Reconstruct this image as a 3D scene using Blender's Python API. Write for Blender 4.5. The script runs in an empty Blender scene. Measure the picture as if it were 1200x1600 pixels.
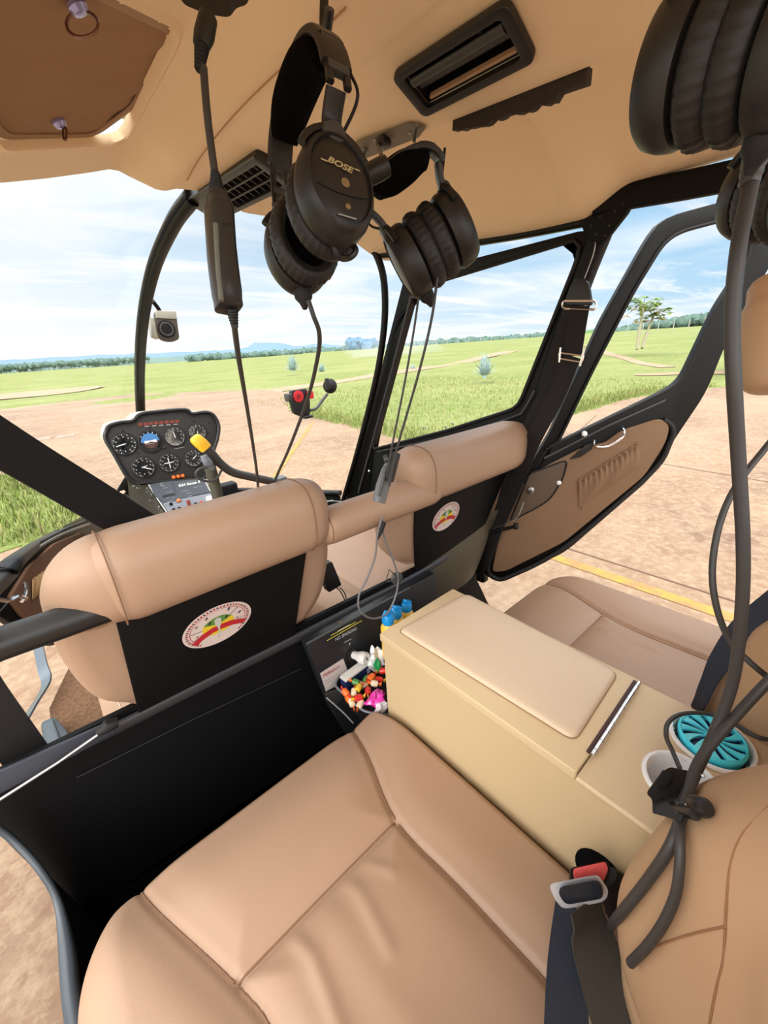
import bpy, bmesh, math, random
import numpy as np
from mathutils import Vector, Matrix

random.seed(7)
S = bpy.context.scene
COL = S.collection
V = Vector
PI = math.pi

# ------------------------------------------------------------------ camera
# rows: world X (right), Y (forward), Z (up) written in camera axes
F_PX = 640.0
def _basis():
    h0, sl, vx = 580.0, -0.065, 1410.0
    p0 = np.array([-600.0, -(h0-800), -F_PX]); p1 = np.array([400.0, -(h0+sl*1000-800), -F_PX])
    up = np.cross(p1, p0); up /= np.linalg.norm(up)
    if up[1] < 0: up = -up
    X = np.array([vx-600, -(h0+sl*vx-800), -F_PX]); X /= np.linalg.norm(X)
    X = X - up*float(X @ up); X /= np.linalg.norm(X)
    return np.array([X, np.cross(up, X), up])
RB = _basis()
CAM = V((-0.54, 0.0, 1.70))
cd = bpy.data.cameras.new('camera'); cam = bpy.data.objects.new('camera', cd); COL.objects.link(cam)
cd.sensor_fit = 'HORIZONTAL'; cd.sensor_width = 36.0; cd.lens = F_PX/1200*36; cd.clip_start = 0.02; cd.clip_end = 5000
M = Matrix([[*RB[i], CAM[i]] for i in range(3)] + [[0, 0, 0, 1]])
cam.matrix_world = M
S.camera = cam

# ------------------------------------------------------------------ view, sky, sun
S.view_settings.view_transform = 'Standard'; S.view_settings.look = 'None'
S.view_settings.gamma = 1.0; S.view_settings.use_curve_mapping = False
S.view_settings.exposure = 0.0
UNSEEN_SKY_BOOST = 4.6      # extra brightness given to the unseen sky overhead and behind, to light the cabin
SUN_ENERGY = 1.3

def s2l(c):
    return tuple((x/12.92 if x <= 0.04045 else ((x+0.055)/1.055)**2.4) for x in c)
def rgb(r, g, b): return (*s2l((r/255, g/255, b/255)), 1.0)

class NT:
    def __init__(s, tree): s.t = tree
    def n(s, typ, **kw):
        nd = s.t.nodes.new(typ)
        for k, v in kw.items():
            if k.startswith('i_'):
                key = k[2:]; key = int(key) if key.isdigit() else key.replace('_', ' ')
                nd.inputs[key].default_value = v
            else: setattr(nd, k, v)
        return nd
    def l(s, a, b): s.t.links.new(a, b)
    def math(s, op, a, b=None, clamp=False):
        nd = s.n('ShaderNodeMath', operation=op); nd.use_clamp = clamp
        for i, v in enumerate((a, b)):
            if v is None: continue
            if isinstance(v, (int, float)): nd.inputs[i].default_value = v
            else: s.l(v, nd.inputs[i])
        return nd.outputs[0]
    def ramp(s, fac, stops, interp='LINEAR'):
        nd = s.n('ShaderNodeValToRGB'); cr = nd.color_ramp; cr.interpolation = interp
        while len(cr.elements) < len(stops): cr.elements.new(0.5)
        for e, (p, c) in zip(cr.elements, stops):
            e.position = p; e.color = c if len(c) == 4 else (*c, 1)
        s.l(fac, nd.inputs[0]); return nd.outputs[0]
    def mix(s, fac, a, b, bt='MIX'):
        nd = s.n('ShaderNodeMix', data_type='RGBA', blend_type=bt)
        for idx, v in ((0, fac), (6, a), (7, b)):
            if isinstance(v, (int, float)): nd.inputs[idx].default_value = v
            elif isinstance(v, tuple): nd.inputs[idx].default_value = v
            else: s.l(v, nd.inputs[idx])
        return nd.outputs[2]

def build_world():
    w = bpy.data.worlds.new('sky'); S.world = w; w.use_nodes = True
    t = w.node_tree; t.nodes.clear(); N = NT(t)
    out = N.n('ShaderNodeOutputWorld'); bg = N.n('ShaderNodeBackground')
    tc = N.n('ShaderNodeTexCoord'); sep = N.n('ShaderNodeSeparateXYZ'); N.l(tc.outputs['Generated'], sep.inputs[0])
    x, y, z = sep.outputs
    # rightness: 0 looking forward-left, 1 looking right
    az = N.math('ARCTAN2', x, y)
    right = N.math('MULTIPLY_ADD', az, 0.62); right.node.inputs[2].default_value = 0.16; right.node.use_clamp = True
    low_l = N.ramp(z, [(0.0, rgb(255, 255, 252)), (0.09, rgb(254, 254, 254)), (0.22, rgb(228, 240, 249)), (0.5, rgb(205, 226, 242))])
    low_r = N.ramp(z, [(0.0, rgb(214, 233, 245)), (0.05, rgb(186, 219, 242)), (0.18, rgb(152, 203, 238)), (0.5, rgb(140, 195, 234))])
    base = N.mix(right, low_l, low_r)
    # planar cloud coordinates: streaks that flatten toward the horizon
    zz = N.math('MAXIMUM', N.math('ADD', z, 0.06), 0.02)
    cx = N.math('DIVIDE', x, zz); cy = N.math('DIVIDE', y, zz)
    cmb = N.n('ShaderNodeCombineXYZ'); N.l(cx, cmb.inputs[0]); N.l(cy, cmb.inputs[1])
    mp = N.n('ShaderNodeMapping'); mp.inputs['Scale'].default_value = (0.42, 0.30, 1); mp.inputs['Rotation'].default_value = (0, 0, 0.5)
    mp.inputs['Location'].default_value = (3.1, 1.7, 0)
    N.l(cmb.outputs[0], mp.inputs[0])
    n1 = N.n('ShaderNodeTexNoise', i_Scale=1.0, i_Detail=7.0, i_Roughness=0.58, i_Distortion=0.5); N.l(mp.outputs[0], n1.inputs['Vector'])
    n2 = N.n('ShaderNodeTexNoise', i_Scale=0.55, i_Detail=5.0, i_Roughness=0.5); N.l(mp.outputs[0], n2.inputs['Vector'])
    cl = N.ramp(n1.outputs[0], [(0.42, (0, 0, 0)), (0.62, (1, 1, 1))])
    amt = N.math('MULTIPLY', cl, N.math('SUBTRACT', 0.95, N.math('MULTIPLY', right, 0.40)))
    c = N.mix(amt, base, rgb(254, 254, 255))
    mp2 = N.n('ShaderNodeMapping'); mp2.inputs['Scale'].default_value = (0.22, 0.9, 1); mp2.inputs['Rotation'].default_value = (0, 0, -0.75); N.l(cmb.outputs[0], mp2.inputs[0])
    n3 = N.n('ShaderNodeTexNoise', i_Scale=1.3, i_Detail=8.0, i_Roughness=0.62, i_Distortion=0.3); N.l(mp2.outputs[0], n3.inputs['Vector'])
    c = N.mix(N.ramp(n3.outputs[0], [(0.50, (0, 0, 0)), (0.62, (0.85, 0.85, 0.85))]), c, rgb(255, 255, 255))
    gy = N.ramp(n2.outputs[0], [(0.50, (0, 0, 0)), (0.70, (1, 1, 1))])
    gfac = N.math('MULTIPLY', gy, N.ramp(z, [(0.10, (0, 0, 0)), (0.19, (0.75, 0.75, 0.75))]))
    c = N.mix(gfac, c, N.mix(right, rgb(200, 219, 236), rgb(160, 200, 232)))
    # unseen sky overhead and behind is brightened so more daylight reaches the interior
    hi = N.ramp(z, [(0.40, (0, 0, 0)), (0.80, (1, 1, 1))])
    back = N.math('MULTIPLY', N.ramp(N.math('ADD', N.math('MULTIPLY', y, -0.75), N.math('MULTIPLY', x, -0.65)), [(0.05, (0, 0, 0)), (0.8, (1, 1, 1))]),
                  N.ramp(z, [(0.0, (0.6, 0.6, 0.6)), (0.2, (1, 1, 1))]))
    k = N.math('ADD', 1.12, N.math('MULTIPLY', N.math('MAXIMUM', hi, back), UNSEEN_SKY_BOOST-1))
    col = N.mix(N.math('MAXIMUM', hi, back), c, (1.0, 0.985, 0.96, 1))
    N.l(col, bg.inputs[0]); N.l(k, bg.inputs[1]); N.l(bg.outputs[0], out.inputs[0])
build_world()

sd = bpy.data.lights.new('sun', 'SUN'); sd.energy = SUN_ENERGY; sd.angle = math.radians(35); sd.color = (1, 0.95, 0.86)
sun = bpy.data.objects.new('sun', sd); COL.objects.link(sun)
sun.rotation_euler = V((0.80, 0.35, -0.62)).to_track_quat('-Z', 'Y').to_euler()
sun.location = (-4, -3, 8)

# ------------------------------------------------------------------ materials
MATS = {}
def mat(name, col, rough=0.5, metal=0.0, bump=0.0, bscale=400.0, var=0.0, vscale=6.0, spec=0.5, coat=0.0, col2=None, dist=0.002, detail=3.0):
    if name in MATS: return MATS[name]
    m = bpy.data.materials.new(name); m.use_nodes = True; N = NT(m.node_tree)
    b = m.node_tree.nodes['Principled BSDF']
    b.inputs['Base Color'].default_value = col; b.inputs['Roughness'].default_value = rough
    b.inputs['Metallic'].default_value = metal; b.inputs['Specular IOR Level'].default_value = spec
    b.inputs['Coat Weight'].default_value = coat
    tc = N.n('ShaderNodeTexCoord')
    if var > 0 or col2:
        nz = N.n('ShaderNodeTexNoise', i_Scale=vscale, i_Detail=4.0); N.l(tc.outputs['Object'], nz.inputs['Vector'])
        c2 = col2 or tuple(min(1, x*(1-var)) for x in col[:3]) + (1,)
        N.l(N.mix(N.ramp(nz.outputs[0], [(0.35, (0, 0, 0)), (0.65, (1, 1, 1))]), col, c2), b.inputs['Base Color'])
    if bump > 0:
        nb = N.n('ShaderNodeTexNoise', i_Scale=bscale, i_Detail=detail); N.l(tc.outputs['Object'], nb.inputs['Vector'])
        bp = N.n('ShaderNodeBump', i_Strength=bump, i_Distance=dist); N.l(nb.outputs[0], bp.inputs['Height']); N.l(bp.outputs[0], b.inputs['Normal'])
    MATS[name] = m; return m

def glass_mat():
    m = bpy.data.materials.new('clear_acrylic'); m.use_nodes = True; t = m.node_tree; t.nodes.clear(); N = NT(t)
    out = N.n('ShaderNodeOutputMaterial'); tr = N.n('ShaderNodeBsdfTransparent'); tr.inputs[0].default_value = (0.98, 0.985, 0.985, 1)
    gl = N.n('ShaderNodeBsdfGlossy', i_Roughness=0.03); fr = N.n('ShaderNodeFresnel', i_IOR=1.3)
    mx = N.n('ShaderNodeMixShader'); N.l(N.math('MULTIPLY', fr.outputs[0], 0.03), mx.inputs[0]); N.l(tr.outputs[0], mx.inputs[1]); N.l(gl.outputs[0], mx.inputs[2]); N.l(mx.outputs[0], out.inputs[0])
    return m
GLASS = glass_mat()

headliner = mat('headliner_vinyl', rgb(238, 214, 180), 0.65, bump=0.25, bscale=900, spec=0.25)
leather = mat('seat_leather', rgb(163, 133, 110), 0.46, bump=0.12, bscale=700, spec=0.4, var=0.03, dist=0.0012)
leather_back = mat('seat_back_leather', rgb(186, 150, 116), 0.46, bump=0.12, bscale=700, spec=0.35, dist=0.0012)
lid_leather = mat('console_pad_leather', rgb(212, 190, 164), 0.42, bump=0.35, bscale=800, spec=0.45, dist=0.0012)
lid_vinyl = mat('console_trim_vinyl', rgb(206, 183, 146), 0.45, bump=0.15, bscale=900, spec=0.45)
body_vinyl = mat('console_side_vinyl', rgb(196, 172, 134), 0.5, bump=0.15, bscale=900, spec=0.4)
seamline = mat('seam_thread', rgb(128, 94, 70), 0.8)
stitch = mat('light_stitch_thread', rgb(232, 216, 190), 0.8)
blk = mat('black_painted_metal', rgb(14, 14, 15), 0.55, bump=0.08, bscale=500, spec=0.35)
blk_crinkle = mat('black_crinkle_paint', rgb(12, 12, 13), 0.6, bump=0.3, bscale=1200, spec=0.18, dist=0.001)
blk_frame = mat('black_frame_paint', rgb(9, 9, 9), 0.45, spec=0.25)
blk_plastic = mat('black_plastic', rgb(27, 26, 26), 0.4, spec=0.5, bump=0.1, bscale=900)
blk_rubber = mat('black_rubber', rgb(24, 23, 24), 0.62, spec=0.35)
gry_rubber = mat('grey_rubber_cable', rgb(56, 54, 53), 0.5, spec=0.5)
blk_leather = mat('black_protein_leather', rgb(24, 23, 24), 0.5, bump=0.1, bscale=900, spec=0.5)
blk_fleece = mat('black_fleece', rgb(13, 12, 14), 1.0, bump=1.0, bscale=300, spec=0.05, dist=0.006)
grey_pl = mat('dark_grey_plastic', rgb(62, 62, 62), 0.42, spec=0.5)
greygreen = mat('grey_green_plastic', rgb(98, 100, 92), 0.45)
silver = mat('silver_paint', rgb(176, 172, 160), 0.4, metal=0.3)
chrome = mat('chrome', rgb(235, 235, 238), 0.18, metal=1.0)
steel = mat('brushed_steel', rgb(150, 150, 150), 0.35, metal=0.9)
carpet = mat('brown_carpet', rgb(128, 98, 76), 1.0, bump=1.0, bscale=260, spec=0.05, col2=rgb(104, 78, 60), vscale=90, dist=0.006)
dark_carpet = mat('dark_brown_carpet', rgb(46, 28, 20), 1.0, bump=1.0, bscale=260, spec=0.03, dist=0.006)
door_fabric = mat('door_tan_panel', rgb(124, 97, 74), 0.75, bump=0.3, bscale=500, spec=0.2)
belt_mat = mat('black_webbing', rgb(34, 31, 32), 0.75, bump=0.6, bscale=500, spec=0.25, dist=0.001)
belt_blue = mat('blue_black_webbing', rgb(44, 50, 62), 0.7, bump=0.6, bscale=500, spec=0.3, dist=0.001)
belt_grey = mat('olive_black_webbing', rgb(66, 61, 55), 0.75, bump=0.6, bscale=500, spec=0.25, dist=0.001)
white_p = mat('white_plastic', rgb(236, 236, 236), 0.35)
off_white = mat('off_white_plastic', rgb(214, 212, 208), 0.35, spec=0.6)
cyan = mat('cyan_plastic', rgb(84, 232, 255), 0.35, spec=0.5)
navy = mat('navy_plastic', rgb(28, 38, 82), 0.4)
redm = mat('red_plastic', rgb(214, 40, 52), 0.4)
coral = mat('coral_button', rgb(228, 98, 98), 0.4)
orange_k = mat('orange_knob', rgb(226, 112, 50), 0.4)
yellow = mat('yellow_grip', rgb(246, 190, 44), 0.45)
cream = mat('cream_pod_shell', rgb(206, 208, 178), 0.5)
pod_black = mat('pod_face', rgb(40, 37, 35), 0.6, bump=0.15, bscale=900)
dial = mat('dial_face', rgb(30, 32, 36), 0.5)
dial_grey = mat('dial_grey_face', rgb(132, 128, 120), 0.5)
mark = mat('white_marking', rgb(222, 222, 220), 0.6)
mark_dim = mat('grey_marking', rgb(150, 150, 150), 0.6)
blue_sky_dial = mat('horizon_blue', rgb(66, 120, 176), 0.5)
brown_dial = mat('horizon_brown', rgb(70, 40, 30), 0.5)
anno = mat('annunciator_red_brown', rgb(120, 52, 38), 0.5)

# ------------------------------------------------------------------ helpers
def ray(px, py):
    d = RB @ np.array([px-600.0, -(py-800.0), -F_PX]); return V((float(d[0]), float(d[1]), float(d[2])))
def at(px, py, x=None, y=None, z=None, d=None, pl=None):
    """where the sight line of a photo pixel meets a real plane (x, y, z = const, plane, or depth d)"""
    r = ray(px, py)
    if x is not None: t = (x-CAM.x)/r.x
    elif y is not None: t = (y-CAM.y)/r.y
    elif z is not None: t = (z-CAM.z)/r.z
    elif pl is not None: t = (V(pl[0])-CAM).dot(V(pl[1]))/r.dot(V(pl[1]))
    else: t = d/F_PX
    return CAM + r*t
def ats(pts, **k): return [at(*p, **k) for p in pts]

ORG = {}
def tagit(o, label=None, cat=None, group=None, kind=None):
    if label: o['label'] = label
    if cat: o['category'] = cat
    if group: o['group'] = group
    if kind: o['kind'] = kind
    return o
def root(name, loc, label, cat, group=None, kind=None):
    o = bpy.data.objects.new(name, None); COL.objects.link(o); o.empty_display_size = 0.05
    o.location = V(loc); ORG[o] = V(loc); return tagit(o, label, cat, group, kind)
def obj(name, verts, faces, m, parent=None, smooth=True, fm=None, label=None, cat=None, group=None, kind=None, bevel=0, sub=0, solid=0, angle=40):
    verts = [V(v) for v in verts]
    if parent is None:
        n = len(verts); c = V((sum(v.x for v in verts)/n, sum(v.y for v in verts)/n, min(v.z for v in verts)))
        org = c; loc = c
    else: org = ORG[parent]; loc = V((0, 0, 0))
    me = bpy.data.meshes.new(name); me.from_pydata([tuple(v-org) for v in verts], [], faces)
    ms = m if isinstance(m, (list, tuple)) else [m]
    for q in ms: me.materials.append(q)
    if fm: me.polygons.foreach_set('material_index', fm)
    me.validate(); me.update()
    bm = bmesh.new(); bm.from_mesh(me); bmesh.ops.recalc_face_normals(bm, faces=bm.faces)
    if bevel:
        es = [e for e in bm.edges if len(e.link_faces) == 2 and e.calc_face_angle(0) > 0.5]
        if es: bmesh.ops.bevel(bm, geom=es, offset=bevel, segments=3, profile=0.5, affect='EDGES', clamp_overlap=True)
    bm.to_mesh(me); bm.free()
    if smooth:
        me.polygons.foreach_set('use_smooth', [True]*len(me.polygons))
        me.set_sharp_from_angle(angle=math.radians(angle))
    o = bpy.data.objects.new(name, me); COL.objects.link(o); o.location = loc
    if parent: o.parent = parent
    ORG[o] = V(org)
    if sub:
        md = o.modifiers.new('sub', 'SUBSURF'); md.levels = sub; md.render_levels = sub
    return tagit(o, label, cat, group, kind)

class G:
    """collects shapes into one mesh"""
    def __init__(s): s.v = []; s.f = []; s.m = []
    def add(s, v, f, mi=0):
        n = len(s.v); s.v += [V(a) for a in v]; s.f += [tuple(i+n for i in q) for q in f]; s.m += [mi]*len(f); return s
    def make(s, name, m, parent=None, **k): return obj(name, s.v, s.f, m, parent, fm=s.m, **k)

def catmull(pts, n=8, closed=False):
    pts = [V(p) for p in pts]
    if len(pts) < 3 and not closed: return [pts[0].lerp(pts[-1], i/n) for i in range(n+1)]
    out = []; L = len(pts); rng = range(L if closed else L-1)
    for i in rng:
        p1, p2 = pts[i], pts[(i+1) % L]
        p0 = pts[i-1] if (i > 0 or closed) else p1*2-p2
        p3 = pts[(i+2) % L] if (i+2 < L or closed) else p2*2-p1
        for j in range(n):
            t = j/n
            out.append(0.5*((2*p1)+(p2-p0)*t+(2*p0-5*p1+4*p2-p3)*t*t+(3*p1-p0-3*p2+p3)*t**3))
    if not closed: out.append(pts[-1])
    return out
def frames(path, closed=False, up=None):
    n = len(path); T = []
    for i in range(n):
        a = path[(i-1) % n] if (i > 0 or closed) else path[i]
        b = path[(i+1) % n] if (i < n-1 or closed) else path[i]
        d = (b-a); T.append(d.normalized() if d.length > 1e-9 else (T[-1] if T else V((0, 0, 1))))
    u = up or (V((0, 0, 1)) if abs(T[0].z) < 0.9 else V((0, 1, 0)))
    N0 = (u - T[0]*u.dot(T[0])).normalized(); out = []
    for t in T:
        if up: nn = up - t*up.dot(t)
        else: nn = N0 - t*N0.dot(t)
        N0 = nn.normalized() if nn.length > 1e-6 else N0
        out.append((t, N0, t.cross(N0)))
    return out
def tube(path, r, seg=10, closed=False, up=None, ry=None, ex=2.0):
    """swept (super)elliptical section; r may be a number or one per point"""
    path = [V(p) for p in path]; fr = frames(path, closed, up); v = []; f = []; n = len(path)
    for i, (p, (t, a, b)) in enumerate(zip(path, fr)):
        ra = r[i] if isinstance(r, (list, tuple)) else r
        rb = (ry[i] if isinstance(ry, (list, tuple)) else ry) if ry is not None else ra
        for k in range(seg):
            an = 2*PI*k/seg; c, s_ = math.cos(an), math.sin(an)
            if ex != 2.0: c = math.copysign(abs(c)**(2/ex), c); s_ = math.copysign(abs(s_)**(2/ex), s_)
            v.append(p + a*(c*ra) + b*(s_*rb))
    for i in range(n if closed else n-1):
        j = (i+1) % n
        for k in range(seg):
            q = (k+1) % seg; f.append((i*seg+k, i*seg+q, j*seg+q, j*seg+k))
    if not closed: f.append(tuple(range(seg))[::-1]); f.append(tuple((n-1)*seg+k for k in range(seg)))
    return v, f
def cable(pts, r, n=8, seg=8): return tube(catmull(pts, n), r, seg)
def prism(outline, vec):
    o = [V(p) for p in outline]; n = len(o); vec = V(vec)
    v = o + [p+vec for p in o]; f = [tuple(range(n)), tuple(range(2*n-1, n-1, -1))]
    for i in range(n): j = (i+1) % n; f.append((i, j, n+j, n+i))
    return v, f
def fillet(pts, r, n=5, closed=True):
    pts = [V(p) for p in pts]; out = []; L = len(pts)
    for i, p in enumerate(pts):
        if not closed and i in (0, L-1): out.append(p); continue
        a, b = pts[i-1], pts[(i+1) % L]; rr = r[i % len(r)] if isinstance(r, (list, tuple)) else r
        da, db = (a-p), (b-p); ra = min(rr, da.length*0.48); rb = min(rr, db.length*0.48)
        A = p+da.normalized()*ra; B = p+db.normalized()*rb
        for k in range(n+1):
            t = k/n; out.append(A*(1-t)**2 + p*(2*t*(1-t)) + B*t*t)
    return out
def resample(pts, n):
    pts = [V(p) for p in pts]; P = pts+[pts[0]]; ds = [0]
    for a, b in zip(P, P[1:]): ds.append(ds[-1]+(b-a).length)
    out = []; k = 0
    for i in range(n):
        s = ds[-1]*i/n
        while ds[k+1] < s: k += 1
        t = (s-ds[k])/max(1e-9, ds[k+1]-ds[k]); out.append(P[k].lerp(P[k+1], t))
    return out
def ringplate(outer, inner, vec):
    """plate with one hole; outer and inner outlines are matched to nearest points"""
    O = resample(outer, 120); I0 = resample(inner, 120); vec = V(vec)
    co = sum(O, V())/120; ci = sum(I0, V())/120
    best = min(range(120), key=lambda s: sum((O[i]-I0[(i+s) % 120]).length_squared for i in range(0, 120, 4)))
    I = [I0[(i+best) % 120] for i in range(120)]
    n = 120; v = O+I+[p+vec for p in O]+[p+vec for p in I]; f = []
    for i in range(n):
        j = (i+1) % n
        f += [(i, j, n+j, n+i), (2*n+i, 3*n+i, 3*n+j, 2*n+j), (i, 2*n+i, 2*n+j, j), (n+i, n+j, 3*n+j, 3*n+i)]
    return v, f
def box(c, sx, sy, sz, R=None):
    R = R or Matrix.Identity(3); c = V(c); v = []
    for i in (-1, 1):
        for j in (-1, 1):
            for k in (-1, 1): v.append(c + R @ V((i*sx/2, j*sy/2, k*sz/2)))
    return v, [(0, 1, 3, 2), (4, 6, 7, 5), (0, 4, 5, 1), (2, 3, 7, 6), (0, 2, 6, 4), (1, 5, 7, 3)]
def cyl(a, b, r, seg=20, r2=None): 
    a, b = V(a), V(b); return tube([a, b], [r, r if r2 is None else r2], seg)
def lathe(c, axis, prof, seg=32, ref=None):
    """prof: (radius, height) along axis"""
    axis = V(axis).normalized(); u = V(ref) if ref else (V((0, 0, 1)) if abs(axis.z) < 0.9 else V((1, 0, 0)))
    u = (u-axis*u.dot(axis)).normalized(); w = axis.cross(u); c = V(c); v = []; f = []
    for r, h in prof:
        for k in range(seg):
            a = 2*PI*k/seg; v.append(c+axis*h+(u*math.cos(a)+w*math.sin(a))*r)
    for i in range(len(prof)-1):
        for k in range(seg):
            q = (k+1) % seg; f.append((i*seg+k, i*seg+q, (i+1)*seg+q, (i+1)*seg+k))
    f.append(tuple(range(seg))[::-1]); f.append(tuple((len(prof)-1)*seg+k for k in range(seg)))
    return v, f
def ribbon(path, wv, w, th=0.0016, n=8, smoothit=True):
    """flat strap: path, width direction(s), width"""
    P = catmull(path, n) if smoothit else [V(p) for p in path]
    m = len(P); W = [V(wv)]*m if not isinstance(wv, list) else [V(wv[0]).lerp(V(wv[1]), i/(m-1)) for i in range(m)]
    v = []; f = []
    for i, p in enumerate(P):
        t = (P[min(i+1, m-1)]-P[max(i-1, 0)]).normalized(); wd = (W[i]-t*W[i].dot(t)).normalized(); nn = t.cross(wd)
        v += [p-wd*w/2-nn*th/2, p+wd*w/2-nn*th/2, p+wd*w/2+nn*th/2, p-wd*w/2+nn*th/2]
    for i in range(m-1):
        a = i*4; b = a+4
        for k in range(4): q = (k+1) % 4; f.append((a+k, a+q, b+q, b+k))
    f += [(0, 1, 2, 3), ((m-1)*4+3, (m-1)*4+2, (m-1)*4+1, (m-1)*4)]
    return v, f
def padloft(outline, nrm, thick, steps=((1, 0), (1.0, .45), (.985, .72), (.95, .9), (.86, .99), (.6, 1.03), (.25, 1.04))):
    """cushioned slab growing from an outline along nrm"""
    o = [V(p) for p in outline]; n = len(o); c = sum(o, V())/n; nrm = V(nrm).normalized(); v = []; f = []
    for s, h in steps: v += [c+(p-c)*s+nrm*(h*thick) for p in o]
    for i in range(len(steps)-1):
        for k in range(n):
            q = (k+1) % n; f.append((i*n+k, i*n+q, (i+1)*n+q, (i+1)*n+k))
    f.append(tuple(range(n))[::-1]); f.append(tuple((len(steps)-1)*n+k for k in range(n)))
    return v, f
def grid(nu, nv, fn):
    v = [fn(i/(nu-1), j/(nv-1)) for j in range(nv) for i in range(nu)]
    f = [(j*nu+i, j*nu+i+1, (j+1)*nu+i+1, (j+1)*nu+i) for j in range(nv-1) for i in range(nu-1)]
    return v, f
def text(s, name, o, dx, up, size, m, parent=None, shear=0.0, xs=1.0, ex=0.0004, bold=0.0, **k):
    cu = bpy.data.curves.new(name, 'FONT'); cu.body = s; cu.size = 1.0; cu.shear = shear; cu.extrude = 0.0; cu.offset = bold
    cu.resolution_u = 3
    tmp = bpy.data.objects.new('tmp', cu); COL.objects.link(tmp); dg = bpy.context.evaluated_depsgraph_get()
    me = bpy.data.meshes.new_from_object(tmp.evaluated_get(dg)); bpy.data.objects.remove(tmp)
    dx = V(dx).normalized(); n = dx.cross(V(up)).normalized(); up = n.cross(dx); o = V(o)
    v = [o+dx*(a.co.x*size*xs)+up*(a.co.y*size)+n*ex for a in me.vertices]
    f = [tuple(p.vertices) for p in me.polygons]
    return obj(name, v, f, m, parent, smooth=False, **k)
def textfit(s, name, a, b, up, size, m, parent=None, **k):
    """text whose baseline runs from a to b"""
    cu = bpy.data.curves.new(name, 'FONT'); cu.body = s; tmp = bpy.data.objects.new('tmp', cu); COL.objects.link(tmp)
    bpy.context.view_layer.update(); w = tmp.dimensions.x or 1; bpy.data.objects.remove(tmp)
    L = (V(b)-V(a)).length
    return text(s, name, a, V(b)-V(a), up, size, m, parent, xs=L/(w*size), **k)
def seam(name, pts, r, m, parent, n=6): 
    v, f = cable(pts, r, n, 6); return obj(name, v, f, m, parent)
def stitches(pts, m, parent, step=0.007, r=0.0009, name='stitching'):
    P = catmull(pts, 24); ds = [0]
    for a, b in zip(P, P[1:]): ds.append(ds[-1]+(b-a).length)
    g = G(); s = 0; k = 0
    def pt(s):
        for i in range(len(P)-1):
            if ds[i+1] >= s: return P[i].lerp(P[i+1], (s-ds[i])/max(1e-9, ds[i+1]-ds[i]))
        return P[-1]
    while s+step*0.6 < ds[-1]:
        g.add(*tube([pt(s), pt(s+step*0.6)], r, 5)); s += step
    return g.make(name, m, parent)

OUTDOOR_ALBEDO = 0.56
def rgo(r, g, b): return tuple(x*OUTDOOR_ALBEDO for x in s2l((r/255, g/255, b/255)))+(1.0,)
# ================================================================== OUTDOORS
def soil_mat(K=0.90):
    m = bpy.data.materials.new('stained_concrete'); m.use_nodes = True; N = NT(m.node_tree); b = m.node_tree.nodes['Principled BSDF']
    tc = N.n('ShaderNodeTexCoord')
    mp = N.n('ShaderNodeMapping'); mp.inputs['Scale'].default_value = (0.55, 1.0, 1); mp.inputs['Rotation'].default_value = (0, 0, 0.35); N.l(tc.outputs['Object'], mp.inputs[0])
    n1 = N.n('ShaderNodeTexNoise', i_Scale=0.55, i_Detail=8.0, i_Roughness=0.62, i_Distortion=0.6); N.l(mp.outputs[0], n1.inputs['Vector'])
    n2 = N.n('ShaderNodeTexNoise', i_Scale=3.5, i_Detail=8.0, i_Roughness=0.7); N.l(tc.outputs['Object'], n2.inputs['Vector'])
    n3 = N.n('ShaderNodeTexNoise', i_Scale=16.0, i_Detail=6.0, i_Roughness=0.75); N.l(tc.outputs['Object'], n3.inputs['Vector'])
    a = N.ramp(n1.outputs[0], [(0.34, rgo(140, 104, 82)), (0.48, rgo(168, 132, 104)), (0.60, rgo(184, 150, 120)), (0.72, rgo(204, 174, 140))])
    c = N.mix(N.ramp(n2.outputs[0], [(0.42, (0, 0, 0)), (0.60, (.55, .55, .55))]), a, rgo(196, 166, 138))
    c = N.mix(N.ramp(n3.outputs[0], [(0.46, (0, 0, 0)), (0.56, (.5, .5, .5)), (0.7, (1, 1, 1))]), c, N.mix(0.55, c, rgo(226, 202, 170)))
    c = N.mix(1.0, c, (K, K*.985, K*.94, 1), 'MULTIPLY')
    N.l(c, b.inputs['Base Color']); b.inputs['Roughness'].default_value = 0.75
    bp = N.n('ShaderNodeBump', i_Strength=0.3, i_Distance=0.004); N.l(n3.outputs[0], bp.inputs['Height']); N.l(bp.outputs[0], b.inputs['Normal'])
    return m
def grass_mat(name, c1, c2, c3, sc=0.6):
    m = bpy.data.materials.new(name); m.use_nodes = True; N = NT(m.node_tree); b = m.node_tree.nodes['Principled BSDF']
    tc = N.n('ShaderNodeTexCoord')
    n1 = N.n('ShaderNodeTexNoise', i_Scale=sc*0.25, i_Detail=6.0, i_Roughness=0.6); N.l(tc.outputs['Object'], n1.inputs['Vector'])
    n2 = N.n('ShaderNodeTexNoise', i_Scale=sc*5, i_Detail=8.0, i_Roughness=0.75); N.l(tc.outputs['Object'], n2.inputs['Vector'])
    a = N.mix(N.ramp(n1.outputs[0], [(0.42, (0, 0, 0)), (0.6, (1, 1, 1))]), c1, c2)
    c = N.mix(N.ramp(n2.outputs[0], [(0.45, (0, 0, 0)), (0.68, (1, 1, 1))]), a, c3)
    N.l(c, b.inputs['Base Color']); b.inputs['Roughness'].default_value = 0.9; b.inputs['Specular IOR Level'].default_value = 0.1
    bp = N.n('ShaderNodeBump', i_Strength=0.6, i_Distance=0.05); N.l(n2.outputs[0], bp.inputs['Height']); N.l(bp.outputs[0], b.inputs['Normal'])
    return m
concrete = soil_mat()
grass = grass_mat('meadow_grass', rgo(140, 156, 84), rgo(164, 172, 108), rgo(180, 180, 128))
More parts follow.
